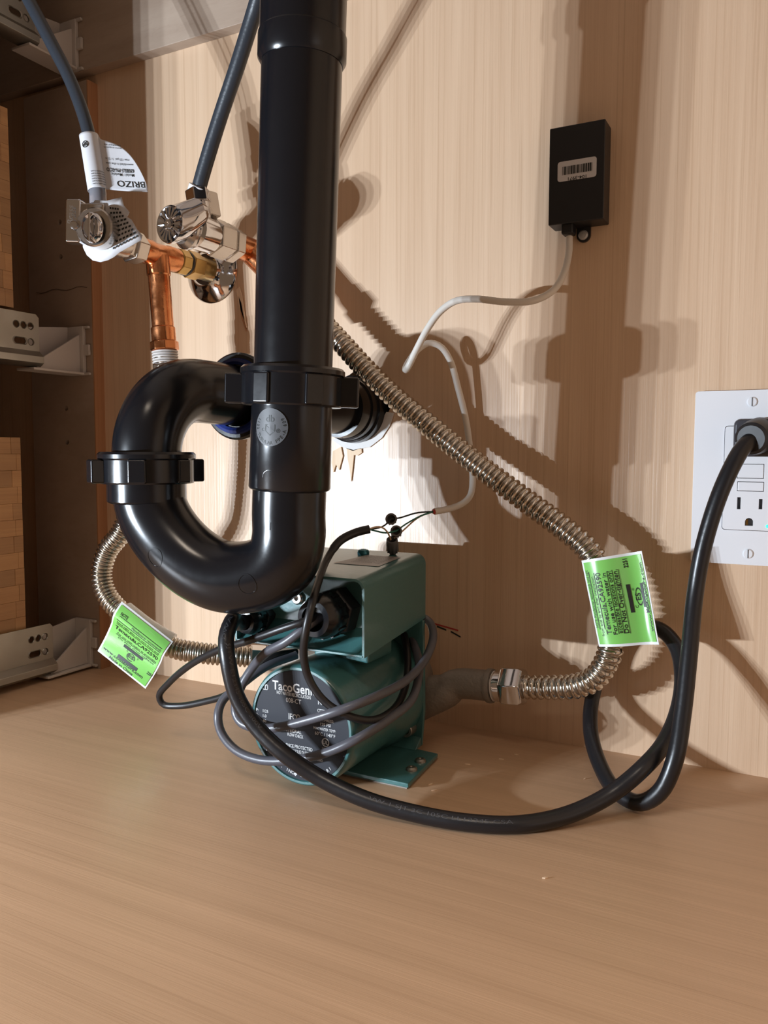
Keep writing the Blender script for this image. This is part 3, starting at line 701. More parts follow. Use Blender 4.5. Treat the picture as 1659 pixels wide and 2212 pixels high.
MB().lathe(q, (q2-q), [(-.004, .0075), (.003, .0075), (.0035, .0060)], 26).build('ferrule', WHT, sh2)

# ================================================================== PUMP
MC = at(648, 1557, -.16); MR = .0392
cx, cz = MC.x, MC.z-.0035
pump = thing('circulator_pump', 'teal hot water circulator pump with a round black printed face', 'pump', (cx, -.10, 0))
MB().lathe((cx, -.16, cz), Y, [(.0015, 0), (.0015, .0355), (0, .0359), (0, MR-.0018), (.0006, MR-.0010), (.003, MR), (.070, MR), (.074, MR+.0015), (.088, MR+.0035), (.094, MR+.0035)], 72).build('motor_housing', TEAL, pump)
FR = .0354
MB().lathe((cx, -.1586, cz), -Y, [(0, FR), (.0004, FR), (.0004, 0)], 72).build('face_plate', PLATE, pump, label='round black printed face plate')
fp = [o for o in bpy.data.objects if o.name == 'face_plate'][0]
mb = MB(); YF = -.15915
kp = depth(MC)/1750
def ft(s_, px, py, hpx, align='c', wpx=None, bold=0.0, rot=0.0):
    c = at(px, py, YF); put_text(mb, s_, lambda x, y: Vector((x, YF, y)), c.x, c.z-hpx*kp*.5, hpx*kp, align, bold, wpx*kp*1.16 if wpx else None, rot)
ft('TacoGenie', 636, 1486, 20, wpx=100, bold=.018)
ft('HOT WATER RECIRCULATION', 634, 1501, 7.5, wpx=76, bold=.012); ft('008-CT', 634, 1514, 10, wpx=34, bold=.005)
ft('T', 573, 1484, 8, bold=.03)
def fr(px0, py0, px1, py1, tpx=1.6):
    t = tpx*kp; a, b = at(px0, py0, YF), at(px1, py1, YF)
    for lo, hi in (((a.x, b.z), (b.x, b.z+t)), ((a.x, a.z-t), (b.x, a.z)), ((a.x, b.z), (a.x+t, a.z)), ((b.x-t, b.z), (b.x, a.z))):
        mb.add([(lo[0], YF, lo[1]), (hi[0], YF, lo[1]), (hi[0], YF, hi[1]), (lo[0], YF, hi[1])], [(0, 1, 2, 3)])
fr(567, 1477, 579, 1491)
ft('NSF', 697, 1518, 10, bold=.02); fr(686, 1531, 714, 1543, 1.2); ft('Certified', 700, 1537, 4.5)
for i, (a, b) in enumerate((('HP:', '1/25'), ('AMPS:', '1.0'), ('HZ:', '60'), ('PH:', '1'), ('V:', '115'))):
    ft(a, 558, 1533+i*10.5, 6.5, 'r', bold=.01); ft(b, 568, 1535+i*10.5, 6.5, 'l', bold=.01)
ft('IFC®', 636, 1549, 13, wpx=26, bold=.02)
ft('INTEGRAL', 632, 1579, 7, bold=.01); ft('FLOW CHECK', 638, 1589, 7, wpx=35, bold=.01)
ft('MAX PRESS:', 702, 1556, 6, bold=.01); ft('125 PSI', 703, 1566, 6.5, bold=.01); ft('MAX WATER TEMP:', 701, 1576, 6, wpx=48, bold=.01); ft('60°C / 140°F', 702, 1587, 7, wpx=44, bold=.01)
ft('IMPEDANCE PROTECTED', 636, 1612, 7.5, wpx=80, bold=.01); ft('CONTINUOUS DUTY', 640, 1623, 7.5, wpx=54, bold=.01)
ft('LISTED 2A', 590, 1621, 6, bold=.01); ft('LUBRICATED', 680, 1640, 5, bold=.01); arc_text(mb, 'TACO, INC. CRANSTON, RI', lambda x, y: Vector((cx+x, YF, cz+y)), .0312, 228, 312, .0021, .012)
ft('UL', 703, 1604, 8, bold=.01)
c = at(703, 1604, YF)
for k in range(24):
    a0, a1 = 2*math.pi*k/24, 2*math.pi*(k+1)/24; r0, r1 = 7.5*kp, 9.3*kp
    mb.add([(c.x+r*math.cos(a), YF, c.z+r*math.sin(a)) for a, r in ((a0, r0), (a1, r0), (a1, r1), (a0, r1))], [(0, 1, 2, 3)])
ft('LISTED', 704, 1618, 4.5, bold=.01)
c = at(638, 1672, YF); mb.add([(c.x-.0014, YF, c.z), (c.x, YF, c.z-.0014), (c.x+.0014, YF, c.z), (c.x, YF, c.z+.0014)], [(0, 1, 2, 3)])
mb.build('lettering', SILV, fp)
# bracket: foot on the floor, upright plate behind the motor
f0, f1, f2 = atz(735, 1667, .003), atz(882, 1698, .003), atz(946, 1632, .003)
MB().prism([(f0.x, f0.y, .0015), (f1.x, f1.y, .0015), (f2.x, f2.y, .0015), (f0.x-.0, f2.y+.004, .0015)], (0, 0, .003)).build('foot_plate', TEAL, pump, bevel=.0006)
MB().prism([(f0.x+.003, f0.y+.002, 0), (f1.x-.002, f1.y+.002, 0), (f2.x-.002, f2.y, 0), (f0.x+.003, f2.y, 0)], (0, 0, .0015)).build('pad', mat('grey_pad', (.30, .27, .24), .8), pump)
ur = f2.x-.016
MB().prism([(cx-.045, -.066, .0045), (ur, -.066, .0045), (ur+.002, -.066, .030), (ur+.001, -.066, .096), (cx-.045, -.066, .096)], (0, .003, 0)).build('upright_plate', TEAL, pump, bevel=.0008)
MB().prism([(f0.x, -.076, .0045), (f0.x, -.066, .0045), (f0.x, -.066, .0115)], (ur-f0.x, 0, 0)).build('weld_fillet', TEAL, pump, bevel=.0008)
for px, py in ((881, 1574),):
    c = at(px, py, -.070); MB().lathe(c+Y*.005, -Y, [(0, .0052), (.009, .0052), (.0095, .0047), (.0095, .0030), (.006, .0028), (.006, 0)], 28).build('cap_screw', ZINC, pump)
for px, py in ((889, 1663), (908, 1645)):
    c = atz(px, py, .0045); MB().lathe(c, Z, [(0, .0040), (.0012, .0038), (.0022, .0026), (.0022, .0012), (.0012, 0)], 20).build('foot_screw', ZINC, pump)
for sx_ in (-1, 1):
    pass
# volute and ports of grey casting behind the plate
pz = at(1000, 1478, -.04).z
MB().lathe((cx, -.063, cz), Y, [(0, .036), (.004, .038), (.030, .036), (.040, .028), (.044, .015)], 48).build('volute', CAST, pump)
MB().tube([(cx+.028, -.042, cz-.010), (cx+.05, -.041, pz-.006), at(985, 1478, -.04), at(1058, 1481, -.04)], .012, 32, .004, rfun=lambda s_, L: .0165-.0055*min(1, s_/(L*.55))).build('inlet_port', CAST, pump)
q = at(1054, 1481, -.04); MB().lathe(q, -nd, [(0, .0120), (.002, .0124), (.004, .0120)], 36).build('port_lip', CAST, pump)
mb = MB()
for k in range(5): mb.lathe(q-nd*(.004+k*.0024), -nd, [(0, .0092), (.0009, .0108), (.0014, .0108), (.0024, .0092)], 36)
mb.build('thread', SOLD, pump)
MB().tube([(cx-.02, -.045, cz+.012), (cx-.04, -.050, pe.z+.001), pe+pd*.018, pe+pd*.011], .010, 28, .004).build('outlet_port', CAST, pump)
# terminal box on top: bent cover with open front, recessed panel, bottom shelf
bx0, bx1 = -.338, -.2385; by0, by1 = -.150, -.060; bz0f, bz0b, bz1f, bz1b = .0875, .0965, .1365, .1425
def cover_profile(z0, z1, x0, x1, r, n=6):
    P = [(x0, z0)]
    for i in range(n+1):
        t = math.pi-i*(math.pi/2)/n; P.append((x0+r+r*math.cos(t), z1-r+r*math.sin(t)))
    for i in range(n+1):
        t = math.pi/2-i*(math.pi/2)/n; P.append((x1-r+r*math.cos(t), z1-r+r*math.sin(t)))
    P.append((x1, z0)); return P
mb = MB(); th = .0016
fo = cover_profile(bz0f, bz1f, bx0, bx1, .007); bo = cover_profile(bz0b, bz1b, bx0, bx1, .007)
fi = cover_profile(bz0f, bz1f-th, bx0+th, bx1-th, .0056); bi = cover_profile(bz0b, bz1b-th, bx0+th, bx1-th, .0056)
n = len(fo); L4 = [[Vector((x, y, z)) for x, z in prof] for prof, y in ((fo, by0), (bo, by1), (fi, by0), (bi, by1))]
mb.add([p for l_ in L4 for p in l_], [(i, i+1, n+i+1, n+i) for i in range(n-1)]+[(2*n+i+1, 2*n+i, 3*n+i, 3*n+i+1) for i in range(n-1)]
       + [(i+1, i, 2*n+i, 2*n+i+1) for i in range(n-1)]+[(n+i, n+i+1, 3*n+i+1, 3*n+i) for i in range(n-1)]+[(0, n, 3*n, 2*n), (2*n-1, n-1, 3*n-1, 4*n-1)])
cov = mb.build('box_cover', TEAL, pump)
bpn = [(bx0+.002, by1-.001, bz0b+.001), (bx1-.002, by1-.001, bz0b+.001), (bx1-.002, by1-.001, bz1b-.002), (bx0+.002, by1-.001, bz1b-.002)]
MB().prism(bpn, (0, -.001, 0)).build('box_back', TEAL, pump)
MB().hexa([(bx0+.0018, -.134, .0905), (bx1-.0018, -.134, .0905), (bx1-.0018, -.131, .0905), (bx0+.0018, -.131, .0905), (bx0+.0018, -.134, .1345), (bx1-.0018, -.134, .1345), (bx1-.0018, -.131, .1345), (bx0+.0018, -.131, .1345)]).build('box_panel', TEAL, pump)
MB().hexa([(bx0+.0005, by0, bz0f), (bx1-.0005, by0, bz0f), (bx1-.001, by1, bz0b), (bx0+.001, by1, bz0b), (bx0+.0005, by0, bz0f+.0016), (bx1-.0005, by0, bz0f+.0016), (bx1-.001, by1, bz0b+.0016), (bx0+.001, by1, bz0b+.0016)]).build('box_tray', TEAL, pump, bevel=.0004)
MB().hexa([(bx0+.002, by0+.002, bz0f+.0016), (bx1-.002, by0+.002, bz0f+.0016), (bx1-.002, -.133, bz0f+.003), (bx0+.002, -.133, bz0f+.003), (bx0+.002, by0+.0035, bz0f+.0018), (bx1-.002, by0+.0035, bz0f+.0022), (bx1-.002, -.1335, .103), (bx0+.002, -.1335, .103)]).build('box_ramp', TEAL, pump, bevel=.0006)
MB().box((cx-.012, -.125, cz+MR-.004), (cx+.03, -.09, .094)).build('box_neck', TEAL, pump, bevel=.002)
c = at(785, 1193, -.075); c.z = bz1b-.0012
MB().lathe((c.x, c.y, c.z), Z, [(0, .0042), (.0018, .0044), (.0034, .0036), (.0038, .002), (.0030, .0015), (.0030, 0)], 24).build('cover_screw', mat('teal_screw', (.04, .20, .26), .3, .5), pump)
tz = lambda x, y: bz1f+(bz1b-bz1f)*(y-by0)/(by1-by0)+.0003
ta, tb = Vector((bx0+.050, -.122, 0)), Vector((bx1-.004, -.080, 0))
MB().add([(x, y, tz(x, y)) for x, y in ((-.284, -.112), (-.249, -.112), (-.249, -.078), (-.276, -.078))], [(0, 1, 2, 3)]).build('rating_label', BARC, cov)
mb = MB()
for k in range(7):
    put_text(mb, 'LISTED MOTOR TYPE', lambda x, y: Vector((x, y, tz(x, y)+.0002)), -.2745, -.104+.0035*k, .0016, 'l', width=.022)
mb.build('lettering', PLATE, cov)
# cable glands
def gland(px, py, y, s_, name='cable_gland'):
    c = at(px, py, y); g = MB()
    b = g.lathe(Vector((c.x, -.132, c.z)), -Y, [(0, .0125*s_), (.010*s_, .0125*s_), (.011*s_, .0115*s_)], 6, ang=.25).build(name, BLKM, pump, bevel=.0006)
    d0 = -.132-.011*s_
    MB().lathe((c.x, d0, c.z), -Y, [(0, .0100*s_), (.002*s_, .0112*s_), (.009*s_, .0112*s_), (.013*s_, .0100*s_), (.016*s_, .0088*s_), (.0165*s_, .0062*s_), (.010*s_, .0058*s_)], 36).build('dome_nut', BLK, b)
    mb = MB()
    for k in range(12):
        t = 2*math.pi*k/12; e = Vector((math.cos(t), 0, math.sin(t)))
        mb.obox(Vector((c.x, d0-.005*s_, c.z))+e*.0112*s_, e, Y, e.cross(Y), .0014, .006*s_, .0018)
    mb.build('grip_rib', BLK, b)
    return Vector((c.x, d0-.0165*s_, c.z))
g1 = gland(716, 1324, -.145, 1.28); g2 = gland(548, 1338, -.145, .86)
MB().lathe(at(645, 1291, -.134), -Y, [(0, .0045), (.002, .0045), (.003, .0035), (.003, .0018), (.0016, 0)], 22).build('knockout_screw', NICK, pump)

# ================================================================== CABLES
cord = thing('power_cord', 'thick black power cord sweeping across the floor to the wall socket', 'cord', (-.16, -.15, 0))
RC = .0050
cpts = [g2+Y*.008, g2-Y*.006+Z*.0005, at(503, 1338, -.178), at(489, 1375, -.186), at(493, 1430, -.190), at(512, 1505, -.188), at(552, 1568, -.186), at(610, 1625, -.184), at(690, 1680, -.178), atz(790, 1727, .010), atz(900, 1758, RC+.001), atz(1010, 1777, RC), atz(1120, 1781, RC), atz(1230, 1759, RC+.002), at(1320, 1715, -.112), at(1390, 1658, -.100), at(1438, 1600, -.078), at(1466, 1530, -.058), at(1474, 1460, -.042), at(1462, 1400, -.030), at(1430, 1362, -.020), at(1390, 1352, -.014), at(1345, 1372, -.012), at(1305, 1430, -.014), at(1279, 1510, -.024), at(1276, 1580, -.044), at(1295, 1650, -.066), at(1330, 1708, -.084), at(1380, 1734, -.094), at(1426, 1710, -.098), at(1458, 1640, -.096), at(1475, 1540, -.086), at(1488, 1420, -.074), at(1502, 1280, -.060), at(1520, 1180, -.058), at(1550, 1080, -.056), at(1580, 1010, -.052), at(1604, 968, -.046), at(1622, 950, -.040)]
MB().tube(cpts, RC, 26, .004).build('cable', RUB, cord)
pc = at(1633, 945, -.024)
MB().lathe((pc.x, -.036, pc.z), Vector((-.25, -1, -.15)), [(-.010, .0110), (0, .0108), (.006, .0098), (.0075, .0080)], 32).build('strain_collar', BLKM, cord)
MB().prism([(pc.x+a*1.0, -.012, pc.z+b) for a, b in rrect(-.0125, -.012, .022, .0115, .004)], (0, -.020, 0)).build('plug_body', mat('plug_grey', (.05, .05, .06), .3), cord, bevel=.002)
mb = MB(); P_, L_ = spline(cpts, .002)
def cord_print(px_a, px_b, txt, hgt, y_lo, tname):
    idx = [i for i, p in enumerate(P_) if px_a <= i*.002 <= px_b]
    if not idx: return
    m_ = MB(); i0 = idx[0]
    def fn(x, y):
        k = min(len(P_)-2, max(1, i0+x/.002)); i = int(k); p = Vector(P_[i]+(P_[i+1]-P_[i])*(k-i)); t = Vector(P_[i+1]-P_[i-1]).normalized()
        v = Vector(CAM)-p; v = (v-t*v.dot(t)).normalized(); s_ = v.cross(t).normalized() * -1
        if s_.z < 0: s_ = -s_
        th = y/RC
        return p+(v*math.cos(th)+s_*math.sin(th))*(RC+.00012)
    put_text(m_, txt, fn, 0, y_lo, hgt, 'l', width=(idx[-1]-i0)*.002); m_.build(tname, mat('grey_cord_print', (.045, .045, .05), .5), cord)
cord_print(.030, .110, '18 AWG SJTW E12345 105C 300V', .0022, .0005, 'cord_lettering')
cord_print(.190, .275, 'VW-1 SJT 3C 105C LL12345 CSA', .0022, .0005, 'cord_lettering')

gc = thing('signal_cable', 'grey round cable coiled twice across the front of the pump', 'cable', (cx, -.17, .01))
gp = [g1+Y*.010, at(664, 1352, -.168), at(620, 1385, -.172), at(575, 1410, -.170), at(540, 1450, -.166), at(514, 1500, -.168), at(508, 1535, -.168), at(520, 1560, -.170), at(555, 1573, -.1705), at(600, 1571, -.1705), at(660, 1557, -.170), at(744, 1531, -.167), at(811, 1505, -.150), at(879, 1468, -.115), at(921, 1420, -.085), at(936, 1375, -.070), at(926, 1342, -.058), at(905, 1335, -.054), at(890, 1365, -.060), at(903, 1420, -.075), at(905, 1455, -.090), at(890, 1510, -.110), at(845, 1550, -.135), at(777, 1593, -.160), at(710, 1624, -.166), at(630, 1642, -.168), at(560, 1641, -.170), at(508, 1619, -.171), at(478, 1582, -.171), at(471, 1545, -.170), at(482, 1512, -.164), at(520, 1480, -.155), at(575, 1440, -.140), at(640, 1415, -.120)]
MB().tube(gp, .0029, 18, .003).build('jacket', GREYC, gc)
bcab = thing('control_cable', 'thin black cable arching up from the pump to the wire connectors', 'cable', (cx, -.17, .02))
bp_ = [at(798, 1143, -.098), at(770, 1150, -.104), at(735, 1168, -.114), at(708, 1205, -.128), at(690, 1250, -.152), at(674, 1305, -.176), at(662, 1355, -.181), at(656, 1415, -.176), at(667, 1465, -.171), at(698, 1512, -.168), at(744, 1543, -.164), at(800, 1556, -.150), at(845, 1537, -.130), at(872, 1495, -.105), at(881, 1440, -.085), at(877, 1390, -.072), at(873, 1370, -.066)]
MB().tube(bp_, .0027, 18, .003, rfun=lambda s_, L: .0029 if s_ < .03 else .0025).build('jacket', THINB, bcab)
lc = thing('loop_cable', 'thin black cable making a long loop to the left of the pump', 'cable', (cx-.1, -.15, .03))
lp = [g1+Y*.010-X*.003, at(664, 1340, -.170), at(610, 1358, -.174), at(540, 1383, -.172), at(470, 1405, -.166), at(410, 1437, -.158), at(365, 1475, -.150), at(344, 1504, -.146), at(352, 1521, -.144), at(385, 1525, -.142), at(440, 1516, -.142), at(490, 1500, -.144), at(525, 1468, -.146), at(560, 1435, -.140), at(600, 1415, -.130), at(640, 1408, -.115)]
MB().tube(lp, .0024, 18, .003).build('jacket', THINB, lc)

# white wire of the control box
ww = thing('white_wire', 'white round wire hanging in a kinked loop from the black box', 'wire', at(1000, 1085, -.02))
wp = [at(1230, 512, -.011), at(1229, 545, -.014), at(1218, 590, -.024), at(1194, 628, -.036), at(1150, 650, -.046), at(1090, 652, -.052), at(1030, 646, -.055), at(985, 650, -.056), at(952, 672, -.057), at(925, 708, -.058), at(900, 755, -.059), at(884, 788, -.059), at(877, 799, -.056), at(876, 795, -.051), at(885, 778, -.045), at(905, 753, -.036), at(928, 741, -.029), at(952, 749, -.024), at(972, 778, -.020), at(990, 840, -.016), at(1006, 905, -.012), at(1016, 975, -.010), at(1021, 1040, -.012), at(1016, 1070, -.018), at(1000, 1087, -.026), at(970, 1099, -.036), at(938, 1105, -.046)]
MB().tube(wp, .0024, 18, .003).build('jacket', WIREW, ww)
# conductors
wend = at(938, 1105, -.046)
K1, K2, K3 = at(845, 1121, -.070), at(856, 1147, -.072), at(847, 1168, -.074)
def wire(p, m, parent, r=.0006, nm='conductor'): MB().tube(p, r, 8, .003).build(nm, m, parent)
wire([wend, at(900, 1108, -.056), at(862, 1119, -.066), K1], INK, ww); wire([wend, at(912, 1113, -.055), at(880, 1130, -.064), K2], GRWIRE, ww); wire([wend, at(905, 1117, -.056), at(872, 1145, -.066), at(852, 1163, -.072)], TANW, ww)
MB().lathe(wend, (at(900, 1108, -.056)-wend), [(-.0005, .0022), (.0012, .0016)], 14).build('red_core', RDWIRE, ww)
be_ = at(796, 1143, -.098)
wire([be_, at(815, 1141, -.090), at(832, 1134, -.078), K1], INK, bcab); wire([be_, at(815, 1138, -.092), at(830, 1142, -.084), at(840, 1155, -.078), at(844, 1166, -.075)], TANW, bcab); wire([be_, at(812, 1147, -.092), at(835, 1151, -.080), K2], GRWIRE, bcab)
for c, d, lbl in ((K1, K1-Vector(CAM)-Z*.03, 'dark round wire connector, topmost of three above the pump'), (K2, K2-Vector(CAM)-Z*.08, 'dark round wire connector in the middle of three above the pump'), (K3, Vector((-.22, .55, -.9)), 'dark grey wire connector pointing down, lowest of three above the pump')):
    d = d.normalized()
    o = thing('wire_connector', lbl, 'wire connector', c, 'wire connectors above the pump')
    MB().lathe(c-d*.001, d, [(.006, 0), (.005, .0025), (.0, .0029), (0, .0040), (.002, .0042), (.010, .0036), (.0125, .0024), (.0130, .0)], 24).build('cap', mat('connector_grey', (.12, .117, .12), .5), o)
    mb = MB(); u = d.cross(Z).normalized(); v_ = d.cross(u)
    for k in range(10):
        t = 2*math.pi*k/10; e = u*math.cos(t)+v_*math.sin(t); mb.obox(c+d*.0055+e*.0039, e, d, e.cross(d), .0007, .008, .0008)
    mb.build('grip_rib', mat('connector_grey', (.12, .117, .12), .5), o)

# ================================================================== CONTROL BOX ON THE WALL
dv = thing('control_box', 'small black plastic control box screwed to the back panel', 'control box', at(1245, 490, 0))
a, b, c = at(1187.4, 278, -.018), at(1308, 257, -.018), at(1187.4, 487, -.018)
x0, x1, z1, z0 = a.x, b.x, a.z, c.z
MB().box((x0, -.018, z0), (x1, -.0003, z1)).build('body', BLKM, dv, bevel=.0008)
t0 = at(1259, 510, -.004)
for cxp, czp, r_ in ((t0.x, t0.z+.001, .0048), (t0.x-.002, z1-.001, .0048)):
    s_ = 1 if czp > z0+.02 else -1
    tb_ = MB().prism([(cxp-r_, -.0003, czp-s_*.006), (cxp+r_, -.0003, czp-s_*.006)]+[(cxp+r_*math.cos(t), -.0003, czp+s_*r_*math.sin(t)) for t in [math.pi*i/10 for i in range(11)]], (0, -.0022, 0)).build('mounting_tab', BLKM, dv)
    scw = MB().lathe((cxp, -.0025, czp+(.0 if s_ < 0 else .0012)), -Y, [(0, .0034), (.0008, .0034), (.0018, .0024), (.0021, 0)], 22).build('screw', mat('bright_screw', (.42, .42, .42), .4, .3), tb_)
    for e, g in ((X, Z), (Z, X)): MB().obox(Vector((cxp, -.0046, czp+(.0 if s_ < 0 else .0012))), e, Y, g, .0034, .0004, .0007).build('drive_slot', DARK, scw) if False else None
    mbx = MB()
    for e, g in ((X, Z), (Z, X)): mbx.obox(Vector((cxp, -.0045, czp+(.0 if s_ < 0 else .0012))), e, Y, g, .0036, .0006, .0007)
tp = at(1229, 497, -.010)
MB().box((tp.x-.0042, -.0155, z0-.0065), (tp.x+.0042, -.0055, z0+.002)).build('strain_plug', BLKM, dv, bevel=.0015)
YL = -.0182
l0, l1, l2 = at(1205, 351, YL), at(1289, 342, YL), at(1204, 394, YL)
MB().prism([(x, YL+.0001, z) for x, z in rrect(l0.x, l2.z, l1.x, l0.z, .0018)], (0, -.0002, 0)).build('barcode_label', PAPER, dv, label='white barcode sticker')
bl = [o for o in bpy.data.objects if o.name == 'barcode_label'][0]
mb = MB(); xa, xb = at(1215, 370, YL).x, at(1279, 370, YL).x; za, zb = at(1215, 361, YL).z, at(1215, 379, YL).z
x = xa
rr = random.Random(3)
while x < xb-.0003:
    wd = rr.choice([.0003, .0003, .0006, .0010]); mb.add([(x, YL-.0003, zb), (min(x+wd, xb), YL-.0003, zb), (min(x+wd, xb), YL-.0003, za), (x, YL-.0003, za)], [(0, 1, 2, 3)]); x += wd+rr.choice([.0003, .0003, .0005])
cc = at(1247, 381, YL)
put_text(mb, '104-3971', lambda u, v: Vector((u, YL-.0003, v)), cc.x, cc.z+.0002, .0022, 'c', rot=math.pi, width=.0125, bold=.01)
mb.build('bars_and_number', INK, bl)

# ================================================================== WALL SOCKET
a, c = at(1503, 846, -.004), at(1497, 1213, -.004)
ox, oz0, oz1 = a.x, c.z, a.z; ow = .0715
so_ = thing('wall_socket', 'white two outlet wall socket with cover plate at the right edge', 'socket', (ox+ow/2, 0, oz0))
ia, ib = at(1567, 921, -.006), at(1562, 1143, -.006)
ix0, iz1, iz0 = ia.x, ia.z, ib.z; ix1 = 2*ox+ow-ix0
wx, wz = ox+ow/2, (oz0+oz1)/2
pl = plate2d('cover_plate', rrect(ox, oz0, ox+ow, oz1, .002), [rrect(ix0-.0004, iz0-.0004, ix1+.0004, iz1+.0004, .002)], lambda u, v, t: Vector((u, -.0026+t, v)), .005, WHT, so_, bevel=.0022)
slots = []
def face(u, v, t): return Vector((u, -.0042+t, v))
for s_ in (1, -1):
    pass
sa, sb, sg = at(1596, 1087, -.006), at(1643, 1089, -.006), at(1618, 1127, -.006)
def rect(cx_, cz_, w_, h_): return [(cx_-w_/2, cz_-h_/2), (cx_+w_/2, cz_-h_/2), (cx_+w_/2, cz_+h_/2), (cx_-w_/2, cz_+h_/2)]
gs = .0024
holes = [rect(sa.x, sa.z, .0021, .0078), rect(sb.x, sb.z, .0021, .0066),
         [(sg.x-gs, sg.z-gs*1.1), (sg.x+gs, sg.z-gs*1.1), (sg.x+gs, sg.z)]+[(sg.x+gs*math.cos(t), sg.z+gs*1.0*math.sin(t)) for t in [math.pi*i/8 for i in range(1, 8)]]+[(sg.x-gs, sg.z)]]
bts = []
for py0, py1 in ((1003, 1033), (1041, 1061)):
    p, q = at(1594, py0, -.006), at(1649, py1, -.006); bts.append((p.x, q.z, q.x, p.z))
    holes.append([(p.x-.0003, q.z-.0003), (q.x+.0003, q.z-.0003), (q.x+.0003, p.z+.0003), (p.x-.0003, p.z+.0003)])
rc = plate2d('receptacle_face', rrect(ix0, iz0, ix1, iz1, .0018), holes, face, .004, WHT, so_, bevel=.0003)
for b_ in bts: MB().box((b_[0], -.0066, b_[1]), (b_[2], -.003, b_[3])).build('push_button', WHT, rc, bevel=.0003)
MB().box((ix0+.001, -.0008, iz0+.001), (ix1-.001, -.0004, iz1-.001)).build('inner_back', mat('socket_inside', (.18, .18, .19), .5), rc)
MB().prism([(sg.x-gs*.9, -.0012, sg.z-gs), (sg.x-gs*.3, -.0012, sg.z-gs), (sg.x-gs*.3, -.0012, sg.z+gs*.6), (sg.x-gs*.9, -.0012, sg.z+gs*.4)], (0, -.002, 0)).build('ground_contact', BRASS, rc)
lg = at(1658, 1137, -.006); MB().lathe((lg.x, -.006, lg.z), -Y, [(0, .0012), (.0006, .0010), (.0008, 0)], 14).build('indicator_light', LEDG, rc, label='small green indicator light')
for px, py in ((1625, 868), (1616, 1196)):
    c = at(px, py, -.005); sc_ = MB().lathe((c.x, -.0049, c.z), -Y, [(0, .0032), (.0006, .0032), (.0012, .0026), (.0013, 0)], 26).build('plate_screw', WHT, so_)
    MB().obox(Vector((c.x, -.00625, c.z)), X, Y, Z, .0006, .0003, .0056).build('screw_slot', mat('slot_grey', (.12, .12, .13), .6), sc_)

# ================================================================== DRAWERS, SLIDES, BRACKETS
XD = -.632
def drawer(label, yb, zlo, zhi):
    d = thing('roll_out_drawer', label, 'drawer', (XD-.15, yb-.2, zlo), 'roll out drawers in the left bay')
    MB().box((XD-.30, yb-.21, zlo), (XD-.0085, yb-.004, zlo+.012)).build('bottom', STAVE, d)
    MB().box((XD-.31, yb-.21, zlo), (XD-.30, yb, zhi)).build('far_side', STAVE, d)
    MB().box((XD-.30, yb-.010, zlo), (XD-.0085, yb, zhi)).build('rear_board', STAVE, d)
    MB().box((XD-.30, yb-.22, zlo), (XD-.0085, yb-.21, zhi)).build('front_board', STAVE, d)
    n = max(6, int(round((zhi-zlo)/.0150))); hh = (zhi-zlo)/n; rr = random.Random(int(zlo*1000)+5)
    for i in range(n):
        y = yb; z = zlo+i*hh
        first = .010 if i % 2 else .004+.008*rr.random()
        cuts = [yb, yb-first]
        while cuts[-1] > yb-.22: cuts.append(cuts[-1]-(.02+.07*rr.random()))
        cuts[-1] = yb-.22
        for k in range(len(cuts)-1):
            off = .0003*rr.random()
            MB().box((XD-.0085, cuts[k+1]+.00004, z+.00004), (XD+off, cuts[k]-.00004, z+hh-.00004)).build('stave', STAVE, d, bevel=.0002, bseg=1)
    return d
z_lo_t = atx(45, 945, XD).z; z_lo_b = atx(56, 1365, XD).z
y_lo = atx(50, 1150, XD).y; y_up = atx(23, 450, XD).y
drawer('butcher block drawer side near the cabinet floor at far left', y_lo, z_lo_b, z_lo_t)
drawer('butcher block drawer side at the upper left edge', y_up, atx(28, 665, XD).z, atx(18, 235, XD).z)
